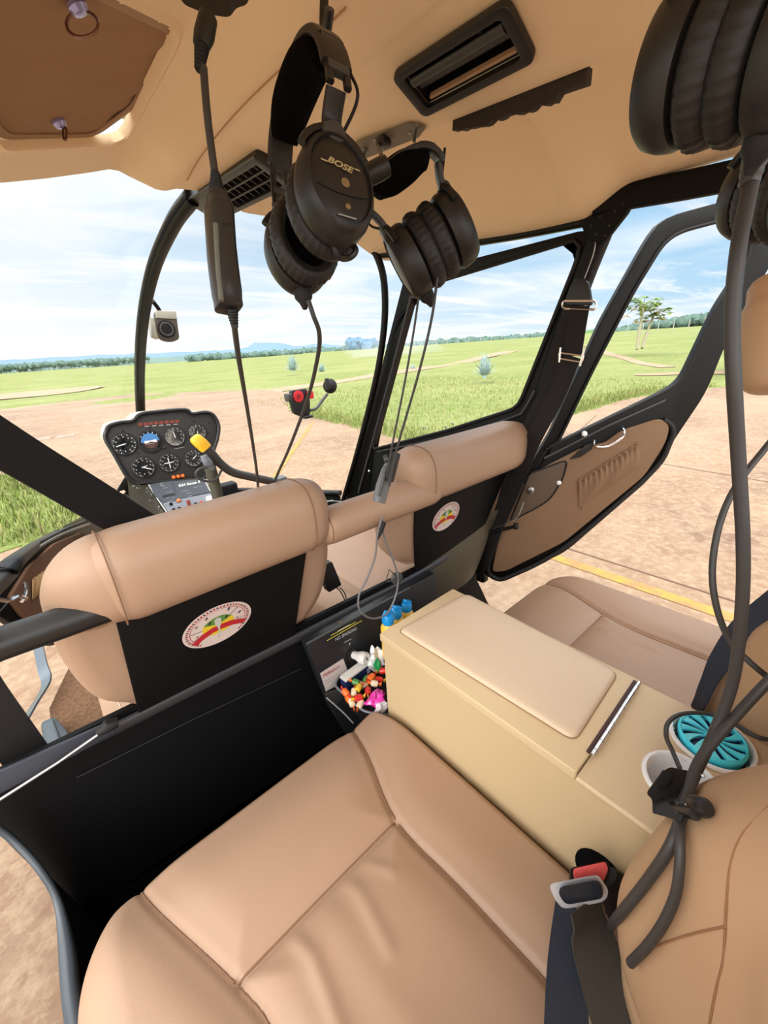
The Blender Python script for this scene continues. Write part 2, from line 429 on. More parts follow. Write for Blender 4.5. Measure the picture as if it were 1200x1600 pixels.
grass_near = grass_mat('bright_grass', rgo(134, 158, 74), rgo(156, 172, 94), rgo(174, 176, 118), 2.0)
field_r = grass_mat('crop_field', rgo(104, 146, 84), rgo(116, 152, 92), rgo(122, 156, 100), 0.3)
dirt = mat('red_brown_dirt', rgo(200, 166, 140), 0.95, col2=rgo(208, 180, 150), vscale=0.8, spec=0.1)
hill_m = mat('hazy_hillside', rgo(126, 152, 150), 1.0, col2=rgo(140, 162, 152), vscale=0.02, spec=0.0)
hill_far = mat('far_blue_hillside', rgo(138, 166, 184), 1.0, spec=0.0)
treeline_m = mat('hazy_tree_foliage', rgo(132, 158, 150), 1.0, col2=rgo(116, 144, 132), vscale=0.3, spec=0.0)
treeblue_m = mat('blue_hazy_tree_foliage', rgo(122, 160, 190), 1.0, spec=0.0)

def terrain_z(x, y):
    """the meadow: level round the apron, rising gently to the right and beyond"""
    r = math.hypot(x, y)
    s = max(0.0, min(1.0, (r-22)/260.0)); rightness = max(0.0, min(1.0, (math.atan2(x, y)-0.35)/0.9))
    return -0.02 + rightness*1.6*s**0.9 + 0.05*math.sin(x*0.4)*math.sin(y*0.33)*min(1, max(0, (r-12)/20))
def ground():
    rs = [0, 6, 9, 12, 16, 20, 25, 31, 38, 47, 58, 72, 90, 115, 150, 200, 280, 400, 600, 900]
    na = 96; v = []; f = []
    for r in rs:
        for k in range(na): a = 2*PI*k/na; x, y = r*math.sin(a), r*math.cos(a); v.append(V((x, y, terrain_z(x, y))))
    for i in range(len(rs)-1):
        for k in range(na): q = (k+1) % na; f.append((i*na+k, i*na+q, (i+1)*na+q, (i+1)*na+k))
    obj('meadow', v, f, grass, kind='structure', label='green meadow stretching from the apron to the hills', cat='meadow')
ground()
# concrete apron
ap = [(-25, -25), (14, -25), (17.5, 1.0), (15.0, 3.0), (13.5, 3.95), (11.5, 4.25), (8.2, 4.4), (6.0, 4.55), (4.6, 4.8), (4.9, 6.0), (5.15, 7.6), (5.35, 9.4), (5.6, 11.4),
      (6.6, 13.6), (9.0, 17.0), (9.2, 20.8), (6.8, 24.6), (4.8, 28.1), (1.6, 27.9), (-1.5, 27.2), (-12, 25), (-25, 24)]
def jag(pts, amp, n=9):
    out = []; L = len(pts)
    for i, p in enumerate(pts):
        q = pts[(i+1) % L]
        for k in range(n):
            t = k/n; out.append((p[0]+(q[0]-p[0])*t+random.uniform(-amp, amp), p[1]+(q[1]-p[1])*t+random.uniform(-amp, amp)))
    return out
def slab(name, pts, z, m, th=0.05, **k):
    v, f = prism([V((a, b, z)) for a, b in pts], (0, 0, -th)); return obj(name, v, f, m, smooth=False, **k)
slab('concrete_apron', jag(ap, 0.09), 0.0, concrete, kind='structure', label='stained tan concrete apron under the helicopter', cat='apron')
# strip of grass left of the nose
gp = [(-12, 5.0), (-2.6, 5.5), (-1.1, 5.45), (-0.8, 5.3), (-0.42, 5.35), (-0.30, 6.0), (-0.45, 6.8), (-0.8, 8.3), (-1.16, 10.0), (-2.2, 12.5), (-12, 14)]
slab('grass_patch', jag(gp, 0.08), 0.012, grass_near, 0.02, kind='structure', label='grass island in the concrete left of the nose', cat='grass')
# dirt tracks
def strip_poly(name, line, w, z, label, m=dirt, cat='dirt track', taper=False):
    P = catmull([V((a, b, 0)) for a, b in line], 10); v = []; f = []
    for i, p in enumerate(P):
        t = (P[min(i+1, len(P)-1)]-P[max(i-1, 0)]).normalized(); s = V((-t.y, t.x, 0)); ww = w*(1+0.15*math.sin(i*0.37))
        if taper: ww *= math.sin(PI*(i+0.3)/(len(P)-0.4))**0.5
        for e in (-1, 1): q = p+s*(e*ww/2); v.append(V((q.x, q.y, terrain_z(q.x, q.y)+z)))
    f = [(2*i, 2*i+1, 2*i+3, 2*i+2) for i in range(len(P)-1)]
    return obj(name, v, f, m, kind='structure', label=label, cat=cat)
strip_poly('dirt_track', [(8.5, 19.5), (14, 20.4), (19, 21.4), (30, 24), (52, 33)], 2.0, 0.02, 'pale dirt track curving off the apron through the meadow')
strip_poly('dirt_track', [(22.5, 6.5), (26, 9), (33, 13), (44, 19), (60, 28)], 0.7, 0.02, 'thin pinkish dirt track across the grass below the papaya tree')
strip_poly('bare_earth', [(20.5, 1.5), (19.5, 4.6), (18.5, 6.5)], 1.3, 0.025, 'reddish bare earth patch in the grass near the tin shed', cat='bare earth', taper=True)
strip_poly('bare_earth', [(-22, 44), (-10, 42), (0, 41), (5, 42)], 9.0, 0.05, 'reddish bare earth beyond the far edge of the apron', cat='bare earth', taper=True)
# painted line and expansion joints on the concrete
lm = mat('worn_yellow_paint', rgo(216, 176, 92), 0.8, col2=rgo(190, 150, 110), vscale=9, spec=0.1)
lw = mat('worn_white_paint', rgo(206, 196, 184), 0.8, col2=rgo(170, 135, 110), vscale=7, spec=0.1)
def flat(name, pts, z, m, label, cat): return slab(name, pts, z, m, 0.004, label=label, cat=cat, kind='structure')
flat('pavement_line', [(2.33, -8), (2.43, -8), (2.47, 1.9), (2.37, 1.9)], 0.006, lm, 'worn yellow line painted on the concrete right of the cabin', 'painted line')
flat('pavement_line', [(-9, 15.0), (0.3, 13.6), (0.4, 14.0), (-9, 15.5)], 0.006, lw, 'worn white line painted on the concrete beyond the nose', 'painted line')
flat('pavement_line', [(1.2, 4.6), (1.27, 4.55), (5.0, 9.2), (4.95, 9.26)], 0.006, lm, 'faint yellow line painted on the concrete ahead of the windscreen', 'painted line')
jm = mat('pavement_joint', rgo(128, 96, 76), 0.9)
for k, (a, b) in enumerate([((2.62, -8), (2.64, 4.5)), ((1.2, 1.95), (9, 3.9)), ((4.6, -8), (6.1, 4.4))]):
    d = (V((*b, 0))-V((*a, 0))).normalized(); s = V((-d.y, d.x, 0))*0.008
    flat('pavement_joint', [(a[0]-s.x, a[1]-s.y), (b[0]-s.x, b[1]-s.y), (b[0]+s.x, b[1]+s.y), (a[0]+s.x, a[1]+s.y)], 0.004, jm,
         ['dark expansion joint beside the yellow line', 'expansion joint running out from below the open door', 'expansion joint farthest right on the apron'][k], 'pavement joint')

# hills
def ridge(name, a0, a1, dist, hf, m, label, depth=120, base=-4):
    n = 120; v = []
    for i in range(n):
        a = math.radians(a0+(a1-a0)*i/(n-1)); h = hf(i/(n-1), math.degrees(a))
        for dd, hh in ((0, base), (depth*0.45, base+(h-base)*0.8), (depth*0.8, h), (depth*1.6, h*0.6), (depth*2.4, base)):
            v.append(V((math.sin(a)*(dist+dd), math.cos(a)*(dist+dd), hh)))
    f = [(i*5+k, (i+1)*5+k, (i+1)*5+k+1, i*5+k+1) for i in range(n-1) for k in range(4)]
    return obj(name, v, f, m, kind='structure', label=label, cat='hill')
def az_of(px, py=560): r = ray(px, py); return math.degrees(math.atan2(r.x, r.y))
def hz_h(px, py, dist):
    r = ray(px, py); return CAM.z + r.z/math.hypot(r.x, r.y)*dist
def prof(pts, dist):
    A = [(az_of(p[0], p[1]), hz_h(p[0], p[1], dist)) for p in pts]
    def h(t, a):
        if a <= A[0][0]: return A[0][1]
        for (a1, h1), (a2, h2) in zip(A, A[1:]):
            if a <= a2: u = (a-a1)/(a2-a1); u = u*u*(3-2*u); return h1+(h2-h1)*u + dist*0.0012*math.sin(a*2.9)*math.sin(a*1.3)
        return A[-1][1]
    return h
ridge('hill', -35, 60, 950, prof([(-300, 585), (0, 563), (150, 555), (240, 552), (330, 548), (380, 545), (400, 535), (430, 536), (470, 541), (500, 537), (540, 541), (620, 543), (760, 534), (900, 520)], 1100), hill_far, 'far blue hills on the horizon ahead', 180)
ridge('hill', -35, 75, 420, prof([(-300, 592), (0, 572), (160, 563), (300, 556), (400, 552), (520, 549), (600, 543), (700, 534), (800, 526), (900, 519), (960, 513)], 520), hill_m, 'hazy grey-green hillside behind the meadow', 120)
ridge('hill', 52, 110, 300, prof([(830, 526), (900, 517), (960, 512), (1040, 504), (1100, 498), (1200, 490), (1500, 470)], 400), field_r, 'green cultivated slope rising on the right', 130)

# distant trees: rows of individual hazy crowns
def blob(c, r, sq=0.8, seed=0, nu=10, nv=7):
    rnd = random.Random(seed); v = []; ph = [rnd.uniform(0, 6) for _ in range(4)]
    for j in range(nv+1):
        th = PI*j/nv
        for i in range(nu):
            a = 2*PI*i/nu; k = 1+0.22*math.sin(3*a+ph[0]+2*th)+0.14*math.sin(5*a+ph[1])*math.sin(4*th+ph[2])
            v.append(V(c)+V((math.cos(a)*math.sin(th)*r*k, math.sin(a)*math.sin(th)*r*k, math.cos(th)*r*sq*k)))
    f = [(j*nu+i, j*nu+(i+1) % nu, (j+1)*nu+(i+1) % nu, (j+1)*nu+i) for j in range(nv) for i in range(nu)]
    return v, f
def treerow(px0, px1, yf, dist, n, rr, m, label, seed):
    g = G(); rnd = random.Random(seed)
    for i in range(n):
        px = px0+(px1-px0)*(i+rnd.random())/n; py = yf(px)
        a = math.radians(az_of(px, py)); d = dist*rnd.uniform(0.95, 1.08); h = hz_h(px, py, d)
        r = rr*rnd.uniform(0.6, 1.25); x, y = math.sin(a)*d, math.cos(a)*d
        g.add(*blob((x, y, h-r*0.8+rnd.uniform(-.3, .3)*r), r, 0.9, seed*100+i, 8, 6)); g.add(*cyl((x, y, h-r*3.4), (x, y, h-r*0.8), r*0.12, 5))
    return g.make('distant_trees', m, kind='stuff', label=label, cat='tree line')
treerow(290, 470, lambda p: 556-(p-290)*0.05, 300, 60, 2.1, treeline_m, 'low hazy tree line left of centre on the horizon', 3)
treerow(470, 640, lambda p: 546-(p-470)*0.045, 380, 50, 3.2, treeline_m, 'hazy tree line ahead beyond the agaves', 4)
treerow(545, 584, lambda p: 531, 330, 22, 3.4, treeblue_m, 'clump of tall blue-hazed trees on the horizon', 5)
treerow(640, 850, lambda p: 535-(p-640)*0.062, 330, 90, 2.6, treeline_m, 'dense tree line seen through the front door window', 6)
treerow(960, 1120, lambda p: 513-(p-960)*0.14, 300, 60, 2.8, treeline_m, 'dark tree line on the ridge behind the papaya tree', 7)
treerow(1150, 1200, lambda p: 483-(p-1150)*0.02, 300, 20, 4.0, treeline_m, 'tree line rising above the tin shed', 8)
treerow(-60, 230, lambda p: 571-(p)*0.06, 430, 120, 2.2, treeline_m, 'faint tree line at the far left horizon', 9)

# fence posts
post_m = mat('pale_fence_post', rgo(206, 204, 192), 0.9)
def postobj(px, py, h, d, label, group, first=[None]):
    base = at(px, py, d=d)
    if first[0] is None:
        g = G(); g.add(*cyl(base, base+V((0, 0, 1.0)), 0.05, 6)); o = g.make('fence_post', post_m); first[0] = (o, base)
    else:
        src, b0 = first[0]; o = src.copy(); COL.objects.link(o); o.location = src.location + (base-b0)
    o.scale = (1, 1, h)
    return tagit(o, label, 'fence post', group)
for k in range(11):
    px = 648+k*17; postobj(px, 546-k*1.15, 2.2, 95, 'thin pale concrete post of the fence seen through the front door window', 'far fence posts ahead')
for k in range(7):
    px = 955+k*24; postobj(px, 527-k*2.3, 1.5, 60, 'small pale post in the row behind the papaya tree', 'fence posts on the right slope')

# grass tufts along the apron edges and in the near meadow
def tufts(part, label):
    g = G(); rnd = random.Random(5)
    edge = [(4.6, 4.75), (4.9, 6), (5.2, 8), (5.6, 11.4)], [(4.7, 4.75), (8.2, 4.45), (11.5, 4.3), (13.5, 4.05), (15, 3.1)], [(-4, 5.35), (-1.1, 5.5), (-0.45, 5.4)], [(-0.35, 5.6), (-0.45, 6.8), (-1.1, 9.8)]
    def blade(x, y, z, h):
        a = rnd.uniform(0, 2*PI); w = 0.006+0.004*rnd.random(); l = rnd.uniform(0.2, 0.7)*h
        d = V((math.cos(a), math.sin(a), 0)); s = V((-d.y, d.x, 0))*w; b = V((x, y, z))
        n = len(g.v); g.v += [b-s, b+s, b+d*l*.4+V((0, 0, h*.65))+s*.7, b+d*l*.4+V((0, 0, h*.65))-s*.7, b+d*l+V((0, 0, h))]
        g.f += [(n, n+1, n+2, n+3), (n+3, n+2, n+4)]; mi = rnd.choice((0, 0, 1, 2)); g.m += [mi, mi]
    for e, sx, sy in ((edge[0], 1, 0), (edge[1], 0, 1)) if part == 0 else ((edge[2], 0, 1), (edge[3], -1, 0)):
        for (x0, y0), (x1, y1) in zip(e, e[1:]):
            L = math.hypot(x1-x0, y1-y0)
            for _ in range(int(L*260)):
                t = rnd.random(); o = abs(rnd.gauss(0, 0.5))-0.05
                blade(x0+(x1-x0)*t+sx*o, y0+(y1-y0)*t+sy*o, 0, rnd.uniform(0.06, 0.17))
    for _ in range(6000 if part == 0 else 0):
        x = rnd.uniform(5, 17); y = rnd.uniform(4.6, 16)
        if x < 5.3+max(0, y-6)*0.1: continue
        blade(x, y, terrain_z(x, y), rnd.uniform(0.05, 0.12))
    for _ in range(0 if part == 0 else 3000): blade(rnd.uniform(-4, -0.7), rnd.uniform(5.5, 9.5), 0, rnd.uniform(0.05, 0.13))
    g.make('grass', [mat('grass_blade', rgo(140, 160, 80), .9, spec=.1), mat('grass_blade_light', rgo(172, 180, 114), .9, spec=.1), mat('dry_grass_blade', rgo(176, 168, 112), .9, spec=.1)],
           kind='stuff', label=label, cat='grass', smooth=False)
tufts(0, 'loose grass blades along the right edge of the apron')
tufts(1, 'loose grass blades on the island left of the nose')

# agaves
agm = mat('blue_agave_leaf', rgo(176, 206, 208), 0.6, col2=rgo(200, 224, 220), vscale=4)
def agave(px, py, d, h, w, label, seed):
    b = at(px, py, d=d); r = root('agave', b, label, 'agave'); rnd = random.Random(seed); g = G(); n = 46
    for i in range(n):
        a = 2*PI*i*0.382; el = math.radians(12+72*(i/n)); L = h*rnd.uniform(0.8, 1.08)*(0.8+0.3*(i/n)); dr = V((math.cos(a), math.sin(a), 0)); s = V((-dr.y, dr.x, 0))
        P = [b+dr*(math.cos(el)*L*t*w)+V((0, 0, math.sin(el)*L*t - 0.06*L*t*t)) for t in (0, .3, .65, 1)]
        g.add(*tube(P, [L*.06, L*.075, L*.045, L*.003], 6, up=s, ry=[L*.02, L*.018, L*.012, L*.002]))
    g.make('leaves', agm, r); c = G(); c.add(*cyl(b-V((0, 0, .1)), b+V((0, 0, h*.25)), h*.1, 8)); c.make('stem', agm, r)
agave(757, 587, 17.5, 0.92, 0.8, 'large blue-green agave seen through the front door window', 1)
agave(458, 579, 33, 1.25, 0.75, 'large blue-green agave seen through the windscreen', 2)
agave(503, 581, 36, 0.8, 0.8, 'smaller agave seen through the windscreen right of the large one', 3)
agave(645, 583, 30, 0.7, 0.8, 'small pale agave seen just beside the headset cables', 4)

# papaya tree
def papaya():
    tr = mat('papaya_bark', rgo(186, 178, 146), .9); lf = mat('papaya_leaf', rgo(150, 182, 92), .7, spec=.2); yl = mat('yellow_papaya_leaf', rgo(208, 172, 66), .7); fr_ = mat('papaya_fruit', rgo(150, 160, 70), .6)
    D = 27.0; b = at(996, 541, d=D); r = root('papaya_tree', b, 'slender papaya tree with two crowns on the slope seen through the rear door window', 'tree')
    top1 = at(1006, 476, d=D); top2 = at(1022, 492, d=D+0.5); b2 = at(1004, 539, d=D)
    for (A, B) in ((b, top1), (b2, top2)):
        g = G(); g.add(*tube(catmull([A-V((0, 0, .2)), A.lerp(B, .5)+V((-.05, 0, 0)), B], 5), [.10]*5+[.08]*5+[.07], 8)); g.make('trunk', tr, r)
    rnd = random.Random(3)
    for ci, (T, R_, ncount) in enumerate(((top1, 1.15, 30), (top2, 1.05, 26))):
        gl = G(); 
        for i in range(ncount):
            a = 2*PI*i*0.382; el = rnd.uniform(-0.45, 0.75); L = R_*rnd.uniform(.6, 1.0); dr = V((math.cos(a)*math.cos(el), math.sin(a)*math.cos(el), math.sin(el)))
            e = T+dr*L+V((0, 0, -0.12*L)); gl.add(*tube([T, T+dr*L*.5+V((0, 0, .06)), e], .014, 4), 0)
            mi = 1 if (el < -0.12 and rnd.random() < .6) else 0
            for k in range(7):
                aa = 2*PI*k/7; u = V((math.cos(aa), math.sin(aa), rnd.uniform(-.5, .1))).normalized(); s = u.cross(V((0, 0, 1))).normalized(); LL = .42*rnd.uniform(.8, 1.1)
                n = len(gl.v); gl.v += [e, e+u*LL*.5+s*LL*.26, e+u*LL, e+u*LL*.5-s*LL*.26]; gl.f.append((n, n+1, n+2, n+3)); gl.m.append(mi)
        gl.make('crown', [lf, yl], r)
    gf = G()
    for i in range(9): gf.add(*blob(top1+V((rnd.uniform(-.15, .15), rnd.uniform(-.15, .15), -.15-rnd.random()*.35)), .08, 1.4, i, 8, 6))
    gf.make('fruit', fr_, r, kind='stuff')
papaya()

# tin shed
def shed():
    tin = mat('corrugated_tin', rgo(150, 172, 188), 0.5, metal=0.3, col2=rgo(170, 196, 196), vscale=2); tin2 = mat('teal_tarp', rgo(120, 160, 158), .7, col2=rgo(150, 184, 176), vscale=5)
    base = at(1154, 588, z=0.0); r = root('tin_shed', base, 'low blue-grey corrugated tin shed at the right edge', 'shed')
    d = V((0.35, -1, 0)).normalized(); nrm = V((d.y, -d.x, 0))*-1
    H = 1.95; v = []; n = 90; L = 7.0
    if nrm.x < 0: nrm = -nrm
    for i in range(n):
        s = L*i/(n-1); o = 0.035*math.sin(s*40)
        for z in (1.05, H): v.append(base+d*s-nrm*o+V((0, 0, z)))
    f = [(2*i, 2*i+2, 2*i+3, 2*i+1) for i in range(n-1)]
    obj('upper_wall', v, f, tin, r)
    g = G(); g.add(*box(base+d*(L/2)+nrm*0.1+V((0, 0, .52)), L, 0.12, 1.05, Matrix((d, nrm, V((0, 0, 1)))).transposed())); g.make('lower_wall', tin2, r, bevel=.02)
    g = G(); g.add(*box(base+d*(L/2)+nrm*1.3+V((0, 0, H+.03)), L+.4, 3.0, 0.06, Matrix((d, nrm, V((0, 0, 1)))).transposed())); g.make('roof', tin, r)
    g = G(); g.add(*box(base+nrm*1.4+d*.02+V((0, 0, H/2)), .05, 2.8, H, Matrix((d, nrm, V((0, 0, 1)))).transposed())); g.make('end_wall', tin, r)
    g = G(); g.add(*lathe(base+d*.55-nrm*.1+V((0, 0, 1.45)), (0, 0, 1), [(.02, -.16), (.13, 0), (.14, .05)], 12)); g.make('yellow_bracket', yellow, r)  # plain yellow bracket on the shed wall, gives no light
shed()
# thin blue smoke drifting over the far grass
def smoke():
    m = bpy.data.materials.new('thin_smoke'); m.use_nodes = True; t = m.node_tree; t.nodes.clear(); N = NT(t)
    out = N.n('ShaderNodeOutputMaterial'); sc = N.n('ShaderNodeVolumeScatter', i_Density=0.02); sc.inputs['Color'].default_value = (0.75, 0.86, 1, 1); N.l(sc.outputs[0], out.inputs['Volume'])
    c = at(612, 566, d=75); v, f = blob(c+V((0, 0, 2.0)), 9, 0.42, 2, 16, 10)
    obj('smoke', v, f, m, kind='stuff', label='thin blue smoke drifting over the grass beyond the windscreen post', cat='smoke')
smoke()
# ================================================================== CABIN SHELL
WR = 0.64      # inside of the right wall
def smooth(a, b, x):
    t = max(0.0, min(1.0, (x-a)/(b-a))); return t*t*(3-2*t)
def ceil_z(x, y):
    """headliner height: keel duct along the middle, a dome on each side"""
    keel = 1.951+0.10*max(y, 0)
    if x <= 0.06: zc = 2.077+(keel-2.077)*max(0.0, min(1.0, (x+0.12)/0.18))
    else: zc = keel+(2.13-keel)*smooth(0.06, 0.13, x)
    if x < -0.12:
        zc = 2.125-0.42*max(0.0, -0.22-x)-0.048*(1-smooth(-0.12, -0.2, x)) if x < -0.2 else 2.077+0.048*smooth(-0.12, -0.2, x)
    if x > 0.13:
        if y < 0.46: ze = 2.004
        elif y < 0.57: ze = 2.004-0.048*smooth(0.46, 0.57, y)
        else: ze = 1.956+0.045*smooth(0.57, 1.3, y)
        front = smooth(-0.012, 0.02, y-(0.50+0.09*smooth(1.98, 2.12, zc)))
        zc = (zc-0.03*(1-front))
        zc = zc+(ze-zc)*smooth(0.38, 0.64, x)
    zc -= 0.5*max(0.0, y-1.15)**2*smooth(-0.05, 0.1, x)
    return zc
def ceil_front(x):
    if x >= 0: return 1.25+0.14*smooth(0, 0.15, x)-0.30*max(0, x-0.25)**1.2
    P = [(0, 1.24), (-.06, 1.19), (-.11, 1.208), (-.141, 1.263), (-.18, 1.312), (-.22, 1.312), (-.267, 1.292), (-.363, 1.240), (-.446, 1.185), (-.70, 0.93)]
    for (a, c), (b, d) in zip(P, P[1:]):
        if x >= b: t = (x-a)/(b-a); return c+(d-c)*t
    return 0.93
def keel_pl(off=0.0):
    a = V((-0.12, 0.5, 2.077-off)); b = V((0.06, 0.5, 2.001-off)); d = V((0.0, 1, 0.05))
    n = (b-a).cross(d).normalized()
    if n.z > 0: n = -n
    return (a, n)
def kp(px, py, off=0.0): return at(px, py, pl=keel_pl(off))
def vent_frame():
    q = [kp(612, 104, .004), kp(793, 0, .004), kp(845, 75, .004), kp(665, 181, .004)]
    c = sum(q, V())/4; n = keel_pl()[1]; u = ((q[1]-q[0])+(q[2]-q[3])).normalized(); w = n.cross(u).normalized()
    if w.dot(q[3]-q[0]) < 0: w = -w
    return c, u, w, n, ((q[1]-q[0]).length+(q[2]-q[3]).length)/2, ((q[3]-q[0]).length+(q[2]-q[1]).length)/2
def vent_holes():
    c, u, w, n, L, W = vent_frame()
    return [(c, u, w, n, L*.45, W*.40)]
def hatch_pt(px, py, off=0.0):
    n = V((-0.42, 0, 1)).normalized(); return at(px, py, pl=(V((-0.22, 0.8, 2.125+off)), n))
HATCH = [(p.x, p.y) for p in fillet([hatch_pt(*q) for q in ((283, 48), (192, 222), (8, 232), (-14, 205), (-70, 40), (30, -70), (110, -40))], [.04, .045, .02, .02, .03, .03, .03], 6)]
def in_poly(x, y, P):
    c = False; j = len(P)-1
    for i in range(len(P)):
        if (P[i][1] > y) != (P[j][1] > y) and x < (P[j][0]-P[i][0])*(y-P[i][1])/(P[j][1]-P[i][1])+P[i][0]: c = not c
        j = i
    return c
def ceiling():
    xs = sorted(set([-0.68+i*0.02 for i in range(68)]+[-0.12+i*0.006 for i in range(30)]+[0.05+i*0.005 for i in range(18)]+[-.13, -.125, -.115, -.11]))
    nv = 230; v = []; f = []
    for j in range(nv):
        for x in xs:
            y0, y1 = -0.45, ceil_front(x); y = y0+(y1-y0)*j/(nv-1); v.append(V((x, y, ceil_z(x, y))))
    nu = len(xs)
    holes = vent_holes()
    for j in range(nv-1):
        for i in range(nu-1):
            xm = (xs[i]+xs[i+1])/2; ym = v[j*nu+i].y
            if in_poly(-.34+(xm+.34)/1.035, .86+(ym-.86)/1.035, HATCH): continue     # opening of the roof hatch
            cen = (v[j*nu+i]+v[(j+1)*nu+i+1])/2
            if any(abs((cen-c).dot(u)) < a and abs((cen-c).dot(w)) < b and abs((cen-c).dot(n)) < .03 for c, u, w, n, a, b in holes): continue
            f.append((j*nu+i, j*nu+i+1, (j+1)*nu+i+1, (j+1)*nu+i))
    o = obj('ceiling', v, f, headliner, kind='structure', label='tan vinyl headliner of the helicopter cabin', cat='ceiling')
    # outer roof skin
    g = G(); n = 14
    for j in range(2): pass
    v = []; f = []
    for j in range(14):
        for i in range(n):
            x = -0.72+1.44*i/(n-1); y = -0.5+(1.30+0.5)*j/13; v.append(V((x, y, (2.225-0.30*smooth(0.2, 0.72, -x) if x < 0 else 2.26-0.24*smooth(0.52, 0.74, x)))))
    f = [(j*n+i, j*n+i+1, (j+1)*n+i+1, (j+1)*n+i) for j in range(13) for i in range(n-1) if not (0.50 < v[j*n+i].y < 1.15 and -0.62 < v[j*n+i].x < -0.2)]
    obj('wall_roof', v, f, cream, kind='structure', label='cream outer skin of the cabin roof', cat='roof', solid=0)
    return o
ceiling()
# roof hatch: quilted shade cloth clipped into the opening
def hatch():
    cen = hatch_pt(120, 90, .02); r = root('hatch_shade', cen, 'brown fabric shade panel snapped over the roof window at upper left', 'shade')
    cl = mat('brown_shade_cloth', rgb(156, 126, 100), 0.95, bump=0.5, bscale=90, spec=0.05, dist=0.004)
    n = V((-0.42, 0, 1)).normalized()
    hp = [V((a, b, 2.125-.42*max(0, -.22-a)+.0)) for a, b in HATCH]; c = sum(hp, V())/len(hp)
    # lining of the recess
    v = []; m = len(hp)
    for s_, h_ in ((1.09, .0006), (1.05, -.0025), (1.01, -.004), (.995, -.001), (.985, .013)): v += [c+(p-c)*s_+n*h_ for p in hp]
    f = [(i*m+k, i*m+(k+1) % m, (i+1)*m+(k+1) % m, (i+1)*m+k) for i in range(4) for k in range(m)]
    obj('recess_lining', v, f, headliner, r)
    # cloth: front right corner falls short of the opening so daylight shows there
    out = fillet([hatch_pt(*q, .014) for q in ((282, 46), (210, 165), (145, 213), (4, 214), (-14, 200), (-70, 38), (30, -74), (110, -44))], [.03, .012, .03, .02, .02, .03, .03, .03], 5)
    out = resample(out, 120); cc = sum(out, V())/120; v = []; rings = 22
    for k in range(rings+1):
        t = 1-k/rings
        for p in out:
            q = cc+(p-cc)*t; q = q+n*(.0016*math.sin(q.y*48+q.x*14)+.0012*math.sin(q.y*90-q.x*30)+.001*math.sin(q.x*40)); v.append(q)
    f = [(i*120+k, i*120+(k+1) % 120, (i+1)*120+(k+1) % 120, (i+1)*120+k) for i in range(rings) for k in range(120)]
    obj('cloth', v, f, cl, r, angle=80)
    P = [cc+(p-cc)*.965-n*.002 for p in out]; v, f = tube(P, .0022, 6, closed=True, up=n, ry=.009); obj('hem', v, f, mat('brown_binding', rgb(160, 130, 102), .8), r)
    for k, (px, py, rr) in enumerate(((118, 4, .022), (90, 188, .010))):
        c0 = hatch_pt(px, py, .010); g = G(); g.add(*lathe(c0, -n, [(.010, 0), (.011, .004), (.008, .009), (.002, .011)], 20)); s = g.make('snap_stud', mat('blue_tinted_stud', rgb(170, 176, 236), .25, metal=.6), r)
        q = c0-n*.010; R3 = V([float(RB[i][0]) for i in range(3)]); U3 = V([float(RB[i][1]) for i in range(3)])
        if k == 0: pts = [q-U3*.010+(R3*math.cos(2*PI*i/24)*.018+U3*math.sin(2*PI*i/24)*.0145) for i in range(24)]
        else: pts = [q-U3*.009+(R3*(math.cos(2*PI*i/24)*.003+.004)+U3*math.sin(2*PI*i/24)*.011) for i in range(24)]
        v, f = tube(pts, .0017, 6, closed=True); obj('pull_ring', v, f, mat('copper_ring', rgb(120, 84, 66), .3, metal=.7), s)
hatch()
# clear roof window above the shade
v, f = prism([(-.64, .50, 2.03), (-.20, .50, 2.195), (-.20, 1.17, 2.195), (-.64, 1.17, 2.03)], (0, 0, .003)); obj('window_1', v, f, GLASS, smooth=False, kind='structure', label='clear roof window above the brown shade panel', cat='window')
def overhead_vent():
    c, u, w, n, L, W = vent_frame()
    r = root('air_vent', c, 'large black rectangular air vent in the overhead duct, nearest the camera', 'air vent')
    R = lambda a, b, h: c+u*a+w*b+n*h
    o = fillet([R(-L/2, -W/2, 0), R(L/2, -W/2, 0), R(L/2, W/2, 0), R(-L/2, W/2, 0)], .012)
    i = fillet([R(-L*.42, -W*.35, 0), R(L*.42, -W*.35, 0), R(L*.42, W*.36, 0), R(-L*.42, W*.36, 0)], .005)
    v, f = ringplate(o, i, n*.009); obj('bezel', v, f, blk_plastic, r, bevel=.0015)
    g = G(); bw = Matrix((u, w, n)).transposed()
    for s, (cc, a, b) in enumerate(((R(0, -W*.33, -.022), L*.82, .002), (R(0, W*.33, -.022), L*.82, .002))): g.add(*box(cc, a, b, .046, bw))
    for s in (-1, 1): g.add(*box(R(s*L*.41, 0, -.022), .002, W*.66, .046, bw))
    g.add(*box(R(0, 0, -.046), L*.82, W*.66, .002, bw)); g.make('duct_box', blk, r)
    for k, (b, h, rr) in enumerate(((-W*.16, .004, .0062), (W*.02, -.004, .0055))):
        v, f = tube([R(-L*.40, b, h), R(L*.40, b, h)], rr, 12, up=w, ry=rr*.55); obj('louvre', v, f, grey_pl if k == 0 else mat('mid_grey_louvre', rgb(92, 88, 86), .4) if k == 0 else grey_pl, r)
    v, f = box(R(0, W*.29, -.003), L*.76, .0035, .006, bw); obj('louvre', v, f, mat('tan_louvre_edge', rgb(190, 154, 124), .5), r, label='tan edged louvre')
    for s in (-.26, 0, .26): v, f = box(R(s*L, -W*.02, -.020), .002, W*.5, .014, bw); obj('vane', v, f, blk_plastic, r)
    v, f = box(R(L*.2, -W*.22, -.012), .004, .008, .012, bw); obj('slider_tab', v, f, grey_pl, r)
overhead_vent()
